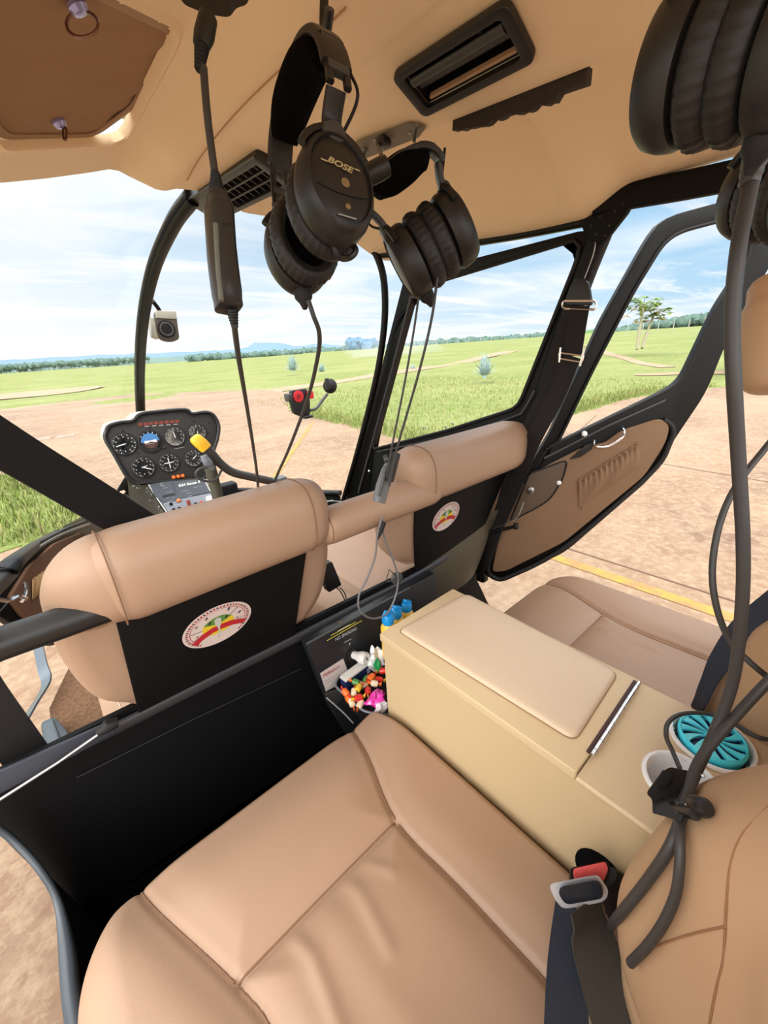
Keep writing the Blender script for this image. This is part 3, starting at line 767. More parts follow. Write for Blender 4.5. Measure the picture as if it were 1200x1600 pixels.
def switch_plate():
    n = keel_pl()[1]; q = [kp(553, 222, .001), kp(640, 190, .001), kp(667, 196, .001), kp(655, 213, .001), kp(556, 252, .001)]
    r = root('jack_plate', sum(q, V())/5, 'grey metal plate with toggle switches and a black knob on the overhead duct', 'switch panel')
    v, f = prism(fillet(q, .006, 4), n*.002); obj('plate', v, f, mat('grey_plate', rgb(128, 122, 110), .4, metal=.4), r)
    for px, py, l in ((571, 240, .016), (651, 205, .015)):
        b = kp(px, py-8, .003); g = G(); g.add(*cyl(b, b+n*.004, .005, 12)); base = g.make('toggle_switch', steel, r)
        e = b+n*l+V((0.0, 0, -.006)); v, f = tube([b, b.lerp(e, .5), e], [.0016, .002, .0028], 10); obj('toggle', v, f, grey_pl, base)
    for px, py in ((586, 218), (640, 207), (612, 216)):
        b = kp(px, py, .003); v, f = lathe(b, n, [(.0035, 0), (.0035, .001), (.001, .002)], 12); obj('screw', v, f, steel, r)
    # hanging black rotary knob / plug
    a, b = kp(590, 225, .004), None
    v, f = tube([a, at(598, 250, d=.48)], .003, 8); k = obj('plug_stem', v, f, blk_plastic, r)
    c1, c2 = at(572, 276, d=.475), at(606, 258, d=.475); ax = (c2-c1).normalized(); L = (c2-c1).length
    v, f = lathe(c1, ax, [(.003, 0), (.0105, .002), (.0115, L*.3), (.0115, L*.7), (.0105, L*.97), (.006, L)], 24); obj('plug_body', v, f, blk_plastic, r)
    v, f = box(kp(600, 222, .009), .02, .016, .014); obj('switch_block', v, f, blk_plastic, r, bevel=.003)
switch_plate()
def front_vent_frame():
    q = [kp(290, 312, .016), kp(400, 240, .016), kp(410, 290, .016), kp(322, 336, .016)]
    n = keel_pl()[1]; u = (q[1]-q[0]).normalized(); w = n.cross(u).normalized()
    if w.dot(q[3]-q[0]) < 0: w = -w
    L = (q[1]-q[0]).length; W = .085
    return q[0]+u*L/2+w*W*.5, u, w, n, L, W
def front_vent():
    c, u, w, n, L, W = front_vent_frame(); r = root('air_vent', c, 'long black slotted air vent at the front end of the overhead duct', 'air vent')
    Rm = Matrix((u, w, n)).transposed(); R = lambda a, b, h: c+u*(a*L)+w*(b*W)+n*h
    o = fillet([R(-.5, -.5, -.03), R(.5, -.5, -.03), R(.5, .5, -.03), R(-.5, .5, -.03)], .006); i = [R(-.12, -.34, -.03), R(.44, -.34, -.03), R(.44, .38, -.03), R(-.12, .38, -.03)]
    v, f = ringplate(o, i, n*.036); obj('bezel', v, f, blk_plastic, r, bevel=.001)
    v, f = box(R(0, 0, -.022), L*.98, W*.96, .004, Rm); obj('back_plate', v, f, blk, r)
    for k in range(8): v, f = box(R(-.09+.068*k, .02, -.006), .003, W*.70, .014, Rm); obj('slat', v, f, blk_plastic, r)
    for k in range(2): v, f = box(R(.16, -.12+.26*k, -.002), L*.54, .004, .010, Rm); obj('cross_bar', v, f, blk_plastic, r)
    v, f = tube([R(-.49, -.5, .004), R(.49, -.5, .004)], .0026, 8); obj('trim_bead', v, f, grey_pl, r)
    v, f = box(R(.30, .95, -.01), L*.36, .02, .02, Rm); obj('lower_rail', v, f, grey_pl, r, bevel=.003)
front_vent()
# torn black trim strip along the keel of the duct
def keel_strip():
    rnd = random.Random(4); top = [at(708+i*7, 186-i*2.55, x=.064) for i in range(31)]; v = []
    for i, p in enumerate(top):
        h = .0185+.0012*math.sin(i*1.9)+rnd.uniform(-.0022, .0022) if i < 24 else .012
        if i < 2: h = .014
        v += [p+V((0, 0, .004)), p+V((-.002, 0, -h)), p+V((.012, 0, -h*.9)), p+V((.012, 0, .004))]
    f = []
    for i in range(30):
        a = 4*i; b = a+4
        for k in range(4): q = (k+1) % 4; f.append((a+k, a+q, b+q, b+k))
    f += [(0, 1, 2, 3), (123, 122, 121, 120)]
    obj('edge_trim', v, f, mat('worn_dark_foam', rgb(52, 44, 38), .95, bump=.8, bscale=150, dist=.004), label='ragged dark foam trim strip hanging along the duct keel', cat='trim strip')
    for k in range(1):
        pass
keel_strip()
# folded dark pad end near the upper black headset bracket
# headliner seams
for k, pts in enumerate(([(540, 12), (480, 70), (415, 130), (375, 170), (340, 210), (310, 250), (292, 282)],)):
    P = [at(px, py, z=2.072+.0) for px, py in pts]; v, f = cable(P, .0012, 8, 6); obj('trim_1', v, f, mat('headliner_seam', rgb(176, 134, 98), .8), kind='structure', label='stitched seam on the left edge of the overhead duct', cat='seam')

# ---- right side structure (front door closed, rear door opening)
XR = WR
def pr(px, py, x=XR): return at(px, py, x=x)
# roof rails
def bar(name, pts, a, b, m, label, up=V((1, 0, 0)), ex=4, kind='structure', parent=None, n=6, seg=16, cat='frame member'):
    P = catmull(pts, n); v, f = tube(P, a, seg, up=up, ry=b, ex=ex); return obj(name, v, f, m, parent, kind=kind, label=label, cat=cat)
bar('trim_2', [pr(596, 398, .60), pr(640, 395, .625), pr(725, 381, .635), pr(820, 365, .64), pr(925, 344, .64)], .016, .011, blk_frame, 'black roof rail above the front right door')
bar('trim_3', [pr(930, 318, .63), pr(985, 306), pr(1070, 290), pr(1160, 272), pr(1260, 256)], .016, .026, blk_crinkle, 'black roof rail above the rear right door opening')
# gusset plate with rivets
def gusset():
    q = [pr(908, 342), pr(948, 300), pr(962, 284), pr(990, 300), pr(988, 328), pr(944, 384), pr(920, 372)]
    r = root('trim_4', sum(q, V())/7, 'black riveted gusset plate joining roof rail and door post', 'gusset', kind='structure')
    v, f = prism(fillet(q, .01, 3), (-.016, 0, 0)); obj('plate', v, f, blk_crinkle, r, bevel=.002)
    for px, py in ((925, 352), (938, 338), (952, 352), (946, 368), (932, 366), (962, 330), (974, 318), (950, 316)):
        c = pr(px, py, XR-.016); v, f = lathe(c, (-1, 0, 0), [(.0032, 0), (.0028, .0012), (.001, .0018)], 10); obj('rivet', v, f, blk_plastic, r)
gusset()
# centre door post, leaning forward as it goes down
bar('trim_5', [pr(938, 365, .655), pr(905, 450, .655), pr(858, 590, .655), pr(818, 690, .655), pr(782, 790, .66), pr(752, 868, .665), pr(752, 905, .67)], .020, .026, blk_frame, 'black post between the front and rear right doors')
for px, py in ((928, 400), (924, 425), (918, 448)):
    c = pr(px, py, .634); v, f = lathe(c, (-1, 0, 0), [(.003, 0), (.0026, .0012), (.001, .0018)], 10); obj('trim_5_rivet', v, f, blk_plastic, kind='structure', label='rivet on the right door post at height %.2f' % c.z if False else 'small black rivet on the upper right door post', cat='rivet')
# windscreen side arch (right) and centre bow
bar('trim_6', [at(578, 384, x=.57), at(590, 402, x=.585), at(600, 440, x=.60), at(601, 500, x=.61), at(592, 570, x=.615), at(576, 640, x=.62), at(556, 715, x=.625), at(534, 790, x=.63)], .011, .012, blk_frame, 'black windscreen arch beside the front right door', ex=3)
g = [at(300, 308, x=-.06), at(270, 350, x=-.075), at(240, 420, x=-.085), at(224, 500, x=-.09), at(219, 580, x=-.095), at(221, 660, x=-.10), at(224, 720, x=-.10)]
bar('trim_7', g, .017, .021, blk_frame, 'black centre bow of the windscreen', ex=3)
v, f = tube(catmull([p+V((-.022, -.012, 0)) for p in g], 6), .004, 8); obj('trim_8', v, f, grey_pl, kind='structure', label='grey sealing bead along the centre bow', cat='seal')

# front right door
def front_door():
    win = [pr(649, 452), pr(909, 372), pr(903, 405), pr(812, 632), pr(800, 640), pr(700, 672), pr(583, 702)]
    r = root('door_1', pr(700, 900), 'closed front right door with black frame and tan lower panel', 'door', kind='structure')
    outer = [pr(632, 432), pr(925, 356), pr(925, 400), pr(838, 640), pr(802, 735), pr(768, 850), pr(600, 1000), pr(535, 800), pr(560, 715)]
    inner = fillet(win, [.03, .02, .01, .03, .02, .01, .01], 5)
    v, f = ringplate(outer, inner, (.022, 0, 0)); obj('door_frame', v, f, blk_frame, r, bevel=.003)
    P = [p+V((-.004, 0, 0)) for p in inner]; v, f = tube(resample(P, 100), .0055, 8, closed=True); obj('window_seal', v, f, blk_rubber, r)
    v, f = prism([p+V((.012, 0, 0)) for p in win], (.003, 0, 0)); obj('window_pane', v, f, GLASS, r, smooth=False)
    # tan panel behind the seat top with a pull handle
    q = [pr(655, 705, .634), pr(690, 688, .634), pr(740, 676, .634), pr(775, 690, .634), pr(760, 800, .634), pr(700, 860, .634), pr(650, 800, .634)]
    v, f = prism(fillet(q, .02), (-.006, 0, 0)); obj('door_panel', v, f, door_fabric, r, bevel=.002)
    h = [at(650, 703, x=.615), at(660, 712, x=.600), at(685, 703, x=.600), at(695, 690, x=.615)]; v, f = cable(h, .004, 8, 8); obj('pull_handle', v, f, chrome, r)
    c = pr(577, 736, .634); v, f = lathe(c, (-1, 0, 0), [(.008, 0), (.007, .004), (.003, .007)], 16); obj('hinge_bolt', v, f, chrome, r)
    for px, py in ((663, 669), (697, 667), (708, 662)): c = pr(px, py, .632); v, f = lathe(c, (-1, 0, 0), [(.004, 0), (.004, .004), (.001, .005)], 10); obj('stud', v, f, steel, r)
    v, f = tube(catmull([pr(590, 706, .628), pr(700, 682, .628), pr(800, 652, .628), pr(818, 640, .628), pr(835, 610, .628)], 6), .003, 8); obj('sill_bead', v, f, grey_pl, r)
    v, f = tube([pr(644, 457, .632), pr(612, 580, .632), pr(560, 770, .632)], .0045, 8); obj('edge_bead', v, f, grey_pl, r)
front_door()

# open rear right door, swung outward on the centre post
TH = math.radians(42); HO = V((.665, .78, 0)); HD = V((math.sin(TH), -math.cos(TH), 0)); HN = V((HD.y, -HD.x, 0))
if HN.dot(CAM-HO) < 0: HN = -HN
def pd(px, py, off=0.0): return at(px, py, pl=(HO+HN*off, HN))
def rear_door():
    r = root('door_2', pd(800, 908), 'open rear right door swung outward showing its tan inner panel', 'door', kind='structure')
    outer = fillet([pd(753, 895), pd(772, 908), pd(880, 866), pd(1020, 745), pd(1052, 690), pd(1105, 612), pd(1127, 555), pd(1152, 498), pd(1208, 410), pd(1200, 290), pd(1138, 312), pd(1035, 340), pd(1012, 372), pd(940, 500), pd(858, 680), pd(808, 760), pd(756, 870)], [.02, .03, .05, .05, .05, .05, .1, .05, .02, .03, .03, .05, .05, .02, .02], 5)
    inner = fillet([pd(846, 705), pd(1046, 608), pd(1066, 592), pd(1120, 480), pd(1178, 392), pd(1160, 336), pd(1062, 362), pd(1036, 380), pd(990, 455), pd(925, 580), pd(872, 690)], [.01, .03, .03, .03, .06, .03, .03, .03, .03, .03, .01], 5)
    v, f = ringplate(outer, inner, -HN*.03); obj('door_frame', v, f, blk_frame, r, bevel=.004)
    v, f = prism([p-HN*.02 for p in inner], -HN*.003); obj('window_pane', v, f, GLASS, r, smooth=False)
    v, f = tube(resample([p+HN*.003 for p in inner], 120), .005, 8, closed=True); obj('window_seal', v, f, blk_rubber, r)
    # rounded black tube edge lining the lower half
    edge = [pd(808, 760), pd(782, 830), pd(762, 885), pd(775, 903), pd(800, 898), pd(880, 855), pd(1012, 742), pd(1045, 692), pd(1049, 668), pd(1035, 655)]
    v, f = tube(catmull([p+HN*.004 for p in edge], 6), .009, 10); obj('edge_seal', v, f, blk_rubber, r)
    pan = fillet([pd(790, 780), pd(768, 892), pd(790, 890), pd(880, 845), pd(1005, 742), pd(1038, 690), pd(1044, 664), pd(1030, 652), pd(968, 672), pd(945, 690), pd(905, 700), pd(850, 728)], [.01, .02, .02, .03, .03, .03, .02, .03, .02, .01, .01, .02], 4)
    v, f = prism([p+HN*.002 for p in pan], HN*.010); obj('door_panel', v, f, door_fabric, r, bevel=.003)
    # black latch pocket at the leading edge
    lp = fillet([pd(826, 738), pd(885, 716), pd(878, 745), pd(858, 778), pd(835, 792), pd(796, 812)], [.01, .02, .02, .03, .02, .01], 4)
    v, f = prism([p+HN*.012 for p in lp], HN*.004); lo = obj('latch_pocket', v, f, mat('dark_tan_recess', rgb(84, 68, 54), .6), r, bevel=.001)
    v, f = tube(resample([p+HN*.016 for p in lp], 70), .003, 6, closed=True); obj('latch_rim', v, f, blk_rubber, lo)
    c = pd(829, 766, .018); v, f = lathe(c, HN, [(.013, 0), (.012, .004), (.005, .008), (.004, .015)], 18); obj('latch_knob', v, f, steel, lo)
    c = pd(873, 754, .014); v, f = lathe(c, HN, [(.008, 0), (.008, .004), (.003, .008)], 14); obj('panel_stud', v, f, white_p, r)
    c = pd(912, 677, .012); v, f = lathe(c, HN, [(.007, 0), (.009, .006), (.008, .012), (.002, .014)], 14); obj('lock_button', v, f, white_p, r)
    # chrome grab handle and its black bracket
    h = [pd(928, 688, .012), pd(930, 697, .03), pd(950, 697, .032), pd(972, 684, .032), pd(975, 673, .03), pd(972, 667, .012)]
    v, f = cable(h, .0038, 8, 8); obj('grab_handle', v, f, chrome, r)
    q = [pd(888, 716), pd(912, 694), pd(925, 690), pd(922, 700), pd(905, 712)]; v, f = prism([p+HN*.012 for p in q], HN*.006); obj('handle_bracket', v, f, blk_plastic, r, bevel=.001)
    # gathered map pocket
    q = [(903, 752), (1000, 694)]; g = G(); nu = 46
    def fn(u, w):
        px = 903+96*u; py = (752-60*u)+w*(44-6*u)
        p = pd(px, py, .013); b = math.sin(PI*min(1, w*1.05))**.6*math.sin(PI*min(max(u, .0), 1))**.4
        return p+HN*(.010*b+.004*math.sin(u*75)*(1-w)**3+.003*math.sin(u*17+w*6)*b)
    v, f = grid(60, 16, fn); pk = obj('map_pocket', v, f, door_fabric, r)
    v, f = cable([pd(903+96*t, 752-60*t, .016+.002*math.sin(t*60)) for t in [i/24 for i in range(25)]], .003, 3, 6); obj('elastic_hem', v, f, door_fabric, pk)
    v, f = seamed = cable([pd(903, 752, .014), pd(905, 775, .014), pd(910, 796, .014)], .0015, 5, 6); obj('pocket_seam', v, f, seamline, pk)
    # sill ledge
    v, f = tube([pd(850, 716, .004), pd(950, 665, .004), pd(1040, 625, .004)], .004, 8); obj('sill_bead', v, f, grey_pl, r)
rear_door()
# hinge / stay rod at the foot of the post
def stay():
    A, B = at(738, 840, x=.57), at(806, 822, x=.62)
    g = G(); g.add(*tube([A, A.lerp(B, .5), B], .006, 10)); r = g.make('door_stay', blk_frame, label='black gas stay rod joining the seat bulkhead to the open rear door', cat='door stay')
    c = at(806, 822, x=.62); v, f = lathe(c-V((0, 0, .01)), (0, 0, 1), [(.008, 0), (.010, .008), (.008, .02)], 14); obj('joint', v, f, blk_plastic, r)
    v, f = cable([pr(770, 826, .60), pr(790, 818, .585), pr(808, 808, .60), pr(818, 785, .62)], .0022, 8, 8); obj('door_cable', v, f, steel, label='thin steel cable loop hanging beside the door stay', cat='cable')
stay()
# front right shoulder belt: loop on the post, webbing down to the floor reel
def belt_right():
    r = root('shoulder_belt', pr(905, 455, .62), 'black shoulder belt hanging from the right door post', 'seat belt')
    q = fillet([at(905, 432, x=.610), at(922, 440, x=.610), at(928, 478, x=.610), at(884, 476, x=.610), at(893, 450, x=.610)], .01, 4)
    v, f = prism(q, (-.012, 0, 0)); obj('cover', v, f, blk_plastic, r, bevel=.002)
    q = fillet([at(879, 470, x=.600), at(931, 470, x=.600), at(931, 484, x=.600), at(879, 482, x=.600)], .008, 4); v, f = tube(resample(q, 40), .003, 8, closed=True); obj('loop_ring', v, f, chrome, r)
    v, f = ribbon([at(906, 478, x=.598), at(900, 515, x=.600), at(894, 556, x=.602)], (0, 1, .1), .050, .002); obj('upper_webbing', v, f, belt_mat, r)
    v, f = ribbon([at(893, 556, x=.598), at(868, 620, x=.598), at(832, 690, x=.596), at(800, 770, x=.60), at(765, 850, x=.61), at(745, 900, x=.62)], [(0, 1, .25), (0.3, 1, .2)], .052, .002); obj('lower_webbing', v, f, belt_mat, r)
    v, f = ribbon([at(888, 500, x=.612), at(860, 600, x=.612), at(815, 700, x=.612), at(780, 800, x=.62), at(742, 885, x=.63)], (0, 1, .3), .05, .002); obj('rear_webbing', v, f, belt_mat, r)
    g = G(); q = fillet([at(874, 551, x=.590), at(912, 556, x=.590), at(909, 566, x=.590), at(874, 560, x=.590)], .003, 3); g.add(*tube(resample(q, 30), .0026, 8, closed=True))
    for a, b in (((876, 543), (874, 566)), ((913, 545), (906, 572))): g.add(*tube([at(*a, x=.588), at(*b, x=.588)], .003, 8))
    g.make('adjuster', chrome, r)
    v, f = tube(catmull([at(932, 372, x=.626), at(926, 400, x=.624), at(913, 435, x=.615)], 6), .0016, 6); obj('guide_wire', v, f, steel, r)
belt_right()

# ---- floor, bulkhead, lower walls
def lower_shell():
    # cabin floor (front and rear) with carpet
    v, f = prism([(-.76, -.3, .58), (-.77, 1.0, .58), (-.77, 1.6, .58), (-.60, 2.1, .58), (-.3, 2.4, .58), (.3, 2.4, .58), (.60, 2.1, .58), (.72, 1.6, .58), (.70, -.3, .58)], (0, 0, -.05))
    obj('floor', v, f, [dark_carpet], kind='structure', label='dark carpeted cabin floor', cat='floor')
    v, f = prism([(-.765, .90, .60), (-.765, 1.6, .60), (-.6, 2.05, .60), (-.12, 2.2, .60), (-.12, .90, .60)], (0, 0, .012)); obj('carpet', v, f, carpet, label='brown carpet in the front left footwell', cat='carpet')
    # bulkhead behind the front seats, with raised rim
    y0 = .80
    q = [at(-60, 1235, y=y0), V((.58, y0, 1.045))]+[at(px, py, y=y0) for px, py in ((752, 862), (742, 885), (746, 908), (766, 950), (800, 985))]; q.append(V((q[-1].x, y0, .58))); q += [at(125, 1560, y=y0), at(100, 1450, y=y0), at(80, 1395, y=y0), at(52, 1352, y=y0), at(12, 1310, y=y0), at(-60, 1268, y=y0)]
    v, f = prism(q, (0, .012, 0)); obj('wall_front', v, f, blk_crinkle, kind='structure', label='black crinkle-painted bulkhead behind the front seats', cat='bulkhead')
    v, f = prism([(-.12, y0, .80), (-.12, y0+.02, 1.045), (-.12, 1.5, 1.03), (-.12, 1.5, .60), (-.12, y0, .60)], (.24, 0, 0)) if False else box((.0, 1.15, .80), .10, .66, .1)
    obj('wall_tunnel', v, f, blk_crinkle, kind='structure', label='black centre tunnel between the front seats', cat='tunnel')
    # rear footwell step rail
    v, f = prism([(-.72, .60, .58), (-.60, .60, .58), (-.60, .60, .86), (-.64, .60, .90), (-.72, .60, .90)], (0, -.66, 0)) if False else box((-.0, -.0, -10), .01, .01, .01)
lower_shell()
# bulkhead rim tube and grey metal edge
bar('trim_9', [at(-40, 1245, y=.79), at(60, 1195, y=.79), at(180, 1138, y=.79), at(300, 1078, y=.79), at(450, 1003, y=.79), at(545, 955, y=.79), at(640, 905, y=.79), at(720, 858, y=.79)], .007, .012, mat('worn_black_edge', rgb(70, 70, 74), .35, metal=.5), 'worn black metal rim along the top of the bulkhead', up=V((0, 1, 0)), ex=3)
v, f = tube([at(120, 1215, y=.795), at(300, 1125, y=.795), at(470, 1045, y=.795)], .0011, 6); obj('trim_10', v, f, mat('dull_black_edge', rgb(36, 36, 38), .6), kind='structure', label='thin fold line across the black bulkhead', cat='fold line')
# right side of the bulkhead where it curves round to the door sill
def side_panel():
    T = catmull([at(640, 905, y=.79), at(700, 850, y=.79), at(760, 805, y=.78), at(782, 795, x=.61)], 8)
    Bq = catmull([at(640, 960, y=.79), at(700, 930, y=.79), at(735, 905, y=.79), at(750, 878, x=.64)], 8)
    def fn(u, w):
        i = u*(len(T)-1); k = min(int(i), len(T)-2); p = T[k].lerp(T[k+1], i-k); q = Bq[k].lerp(Bq[k+1], i-k); x = p.lerp(q, w); x.y -= .012*math.sin(PI*w)*math.sin(PI*u); return x
    v, f = grid(33, 24, fn); obj('wall_right', v, f, mat('dark_olive_metal', rgb(78, 70, 56), .5, metal=.2, bump=.1), kind='structure', label='dark painted metal side wall behind the front right seat', cat='side wall')
    bar('trim_11', [at(768, 862, x=.668), at(748, 880, x=.67), at(738, 905, x=.67), at(760, 950, x=.67), at(800, 985, x=.67)], .010, .012, blk_frame, 'black curved lower edge of the rear right door opening', ex=3)
side_panel()
# left rear door sill: S-shaped black edge at the lower left
def left_sill():
    v = []; P = catmull([at(-30, 1275, z=1.06), at(20, 1312, z=1.0), at(62, 1358, z=.95), at(90, 1408, z=.90), at(104, 1480, z=.865), at(112, 1560, z=.85), at(126, 1650, z=.85)], 8)
    bar('trim_12', P, [.005+.006*smooth(.45, .75, i/(len(P)-1)) for i in range(len(P))], [.006+.008*smooth(.45, .75, i/(len(P)-1)) for i in range(len(P))], mat('blue_black_sill', rgb(52, 60, 68), .35, spec=.6), 'curved black sill edge of the rear left door opening', n=1, ex=3)
    v = []; Q = []
    for p in P: v += [p, V((max(p.x+.10, -.56) if False else p.x+.085, p.y+.10, .60))]
    n = len(P); f = [(2*i, 2*i+2, 2*i+3, 2*i+1) for i in range(n-1)]
    def fn(u, w):
        i = u*(n-1); k = min(int(i), n-2); p = P[k].lerp(P[k+1], i-k); q = V((p.x*.99+.02, p.y+.06*(1-u), .58)); x = p.lerp(q, w); return x
    v, f = grid(40, 14, fn); obj('wall_left', v, f, blk_crinkle, kind='structure', label='black inner face of the rear left door sill', cat='side wall')
left_sill()
# nose: windscreen lower rim, shell below it and the clear screen
def nose():
    rim = catmull([at(-140, 1020, x=-.69), at(-50, 948, x=-.68), at(8, 899, x=-.665), at(50, 856, x=-.64), at(95, 826, x=-.60), at(150, 803, y=2.0), at(200, 775, y=2.15), V((-.12, 2.32, 1.0)), at(345, 768, y=2.2), at(440, 768, y=2.05), at(505, 770, y=1.88), V((.64, 1.78, .97))], 8)
    bar('trim_13', rim, .014, .020, blk_frame, 'black lower rim of the windscreen', n=1, up=V((0, 0, 1)), ex=3)
    n = len(rim)
    def fn(u, w):
        i = u*(n-1); k = min(int(i), n-2); p = rim[k].lerp(rim[k+1], i-k); c = V((0, 1.5, .58)); q = V((p.x*.96, 1.5+(p.y-1.5)*.86, .58)); x = p.lerp(q, w); return x
    # only the front part: the left door stands open
    def fn2(u, w): return fn(.50+.50*u, w)
    v, f = grid(60, 8, fn2); obj('wall_nose', v, f, blk_crinkle, kind='structure', label='black inner shell of the nose below the windscreen', cat='nose shell')
    # screens
    bow = catmull([at(300, 308, x=-.06), at(270, 350, x=-.075), at(240, 420, x=-.085), at(224, 500, x=-.09), at(219, 580, x=-.095), at(221, 660, x=-.10)], 6)+[V((-.11, 2.33, 1.0))]
    arch = catmull([at(590, 402, x=.585), at(600, 440, x=.60), at(601, 500, x=.61), at(592, 570, x=.615), at(576, 640, x=.62), at(556, 715, x=.625), V((.64, 1.76, .98))], 6)
    def rs(P, t): i = t*(len(P)-1); k = min(int(i), len(P)-2); return P[k].lerp(P[k+1], i-k)
    def sc(side):
        def fn(u, w):
            a = rs(bow, w); b = rs(arch, w) if side > 0 else V((-rs(arch, w).x-.02, rs(arch, w).y, rs(arch, w).z)); p = a.lerp(b, u); bul = math.sin(PI*u)*(.05+.13*math.sin(PI*min(1, w*.9+.1)))
            return p+V((side*.25*bul, bul, .1*bul))
        return fn
    for s, lab in ((1, 'right half of the clear curved windscreen'), (-1, 'left half of the clear curved windscreen')):
        v, f = grid(24, 24, sc(s)); obj('window_%d' % (2 if s > 0 else 3), v, f, GLASS, kind='structure', label=lab, cat='windscreen')
nose()
# ================================================================== FRONT SEATS
def arcpts(c, a0, a1, ra, rb, u, w, n=14):
    return [c+u*(math.cos(a)*ra)+w*(math.sin(a)*rb) for a in [a0+(a1-a0)*i/n for i in range(n+1)]]
UX, UY, UZ = V((1, 0, 0)), V((0, 1, 0)), V((0, 0, 1))
def front_seat(xc, side, label):
    """side -1: left seat, +1: right seat"""
    r = root('front_seat', (xc, .80, .95), label, 'seat')
    xl, xr = xc-.195, xc+.215
    if side > 0: xl, xr = .135, .625
    # top roll: upholstered roll folded over the crossbar
    Lx = [0, .004, .014, .035, .07]; n = 26; path = []; ra = []; rb = []
    if side < 0: xl = xc-.180
    for i in range(n+1):
        t = i/n; x = xl+(xr-xl)*t; e = min(x-xl, xr-x)/.045; k = 1 if e >= 1 else max(.0, 1-(1-e)**2)**.5
        k = .72+.28*k if 0 < i < n else .62
        path.append(V((x, .722+.012*(1-k), 1.386-.010*(1-k)))); ra.append(.076*k); rb.append(.066*k)
    v, f = tube(path, ra, 28, up=UZ, ry=rb, ex=2.6)
    roll = obj('headroll', v, f, leather, r, angle=60)
    for sx in (xl+.014, xr-.040) if side < 0 else (xl+.046,):
        sg_ = lambda t: math.copysign(abs(t)**(2/2.6), t)
        P = [V((sx, .722+sg_(math.cos(a))*.0663, 1.386+sg_(math.sin(a))*.0763)) for a in [i/60*2*PI for i in range(60)]]
        v, f = tube(P, .0013, 6, closed=True); obj('seam', v, f, seamline, roll)
    # backrest pad: bulging cushion in front of the plate, wider than it
    def back_outline():
        pts = [(-.250, 1.34), (-.266, 1.28), (-.262, 1.20), (-.245, 1.13), (-.21, 1.085), (-.16, 1.066), (.16, 1.066), (.21, 1.085), (.245, 1.13), (.262, 1.20), (.266, 1.28), (.250, 1.34)]
        if side > 0: pts = [(a*.97, b) for a, b in pts]
        pts = [(a, b) for a, b in pts]+[(.225, 1.405), (.17, 1.43), (-.17, 1.43), (-.225, 1.405)]
        return catmull([V((xc+(.02 if side > 0 else 0)+a, 0, b)) for a, b in pts], 5, closed=True)
    O = back_outline(); cx = xc; v = []; f = []; n = len(O)
    lay = [(.86, -.018), (.94, -.014), (.985, .004), (1.0, .03), (1.0, .06), (.975, .10), (.90, .128), (.7, .142), (.3, .148)]
    c = sum(O, V())/n
    for s, h in lay:
        for p in O:
            q = c+(p-c)*s; v.append(V((q.x, .742+h+(1.36-q.z)*.24, q.z)))
    for i in range(len(lay)-1):
        for k in range(n): q = (k+1) % n; f.append((i*n+k, i*n+q, (i+1)*n+q, (i+1)*n+k))
    f.append(tuple(range(n))[::-1]); f.append(tuple((len(lay)-1)*n+k for k in range(n)))
    obj('backrest', v, f, leather, r, angle=60)
    if side < 0:
        P = [(-.47, .722, 1.386, .060, .070), (-.515, .730, 1.384, .0645, .0735), (-.540, .762, 1.362, .062, .064), (-.556, .800, 1.315, .058, .052), (-.562, .822, 1.255, .056, .046), (-.552, .836, 1.185, .054, .043), (-.525, .845, 1.130, .048, .038), (-.48, .852, 1.105, .040, .030), (-.43, .855, 1.10, .03, .024)]
        Q = catmull([V(p[:3]) for p in P], 6); A = catmull([V((p[3], p[4], 0)) for p in P], 6)
        v, f = tube(Q, [a.x for a in A], 26, up=UY, ry=[a.y for a in A], ex=2.3); obj('bolster', v, f, leather, r, angle=70)
    # flat black back plate, leaning
    py = lambda z: .718+(1.35-z)*.24
    a, b = (xc-.185, xc+.185)
    if side > 0: a, b = .175, .620
    if side < 0: q = [(a+.010, 1.36), (a-.010, 1.045), (b-.035, 1.045), (b+.012, 1.36)]
    else: q = [(a-.005, 1.36), (a+.02, 1.20), (a+.055, 1.045), (b-.07, 1.045), (b+.015, 1.36)]
    v, f = prism([V((x, py(z), z)) for x, z in q], (0, .006, 0)); plate = obj('back_plate', v, f, blk_crinkle, r, bevel=.002)
    # round sticker: dial with a green / yellow / red middle
    sc = V((-.366, 0, 1.200)) if side < 0 else at(694, 806, y=.757)
    sc = V((sc.x, py(sc.z)-.0005, sc.z)); dn = V((0, -1, -.24)).normalized(); du = UX; dv = V((0, -.24, 1)).normalized()
    W, H = (.070, .050) if side < 0 else (.060, .048)
    g = G(); mats = [mat('sticker_white', rgb(206, 190, 184), .6), mat('sticker_red', rgb(176, 34, 44), .6), mat('sticker_green', rgb(84, 134, 62), .6), mat('sticker_yellow', rgb(214, 186, 38), .6), mat('sticker_black', rgb(40, 34, 34), .6), mat('sticker_grey', rgb(186, 184, 176), .6)]
    tl = .10
    def sp(x, y, h): return sc+du*(x*W*math.cos(tl)-y*W*math.sin(tl)*0)+dv*(y*H+x*H*tl*0)+dn*h
    def poly(pts, mi, h): g.add([sp(x, y, h) for x, y in pts], [tuple(range(len(pts)))], mi)
    circ = lambda R_, a0=0, a1=2*PI, n=40, cx=0, cy=0: [(cx+R_*math.cos(a0+(a1-a0)*i/n), cy+R_*math.sin(a0+(a1-a0)*i/n)) for i in range(n+(0 if a1-a0 > 6.2 else 1))]
    poly(circ(1, n=60), 0, .0006)
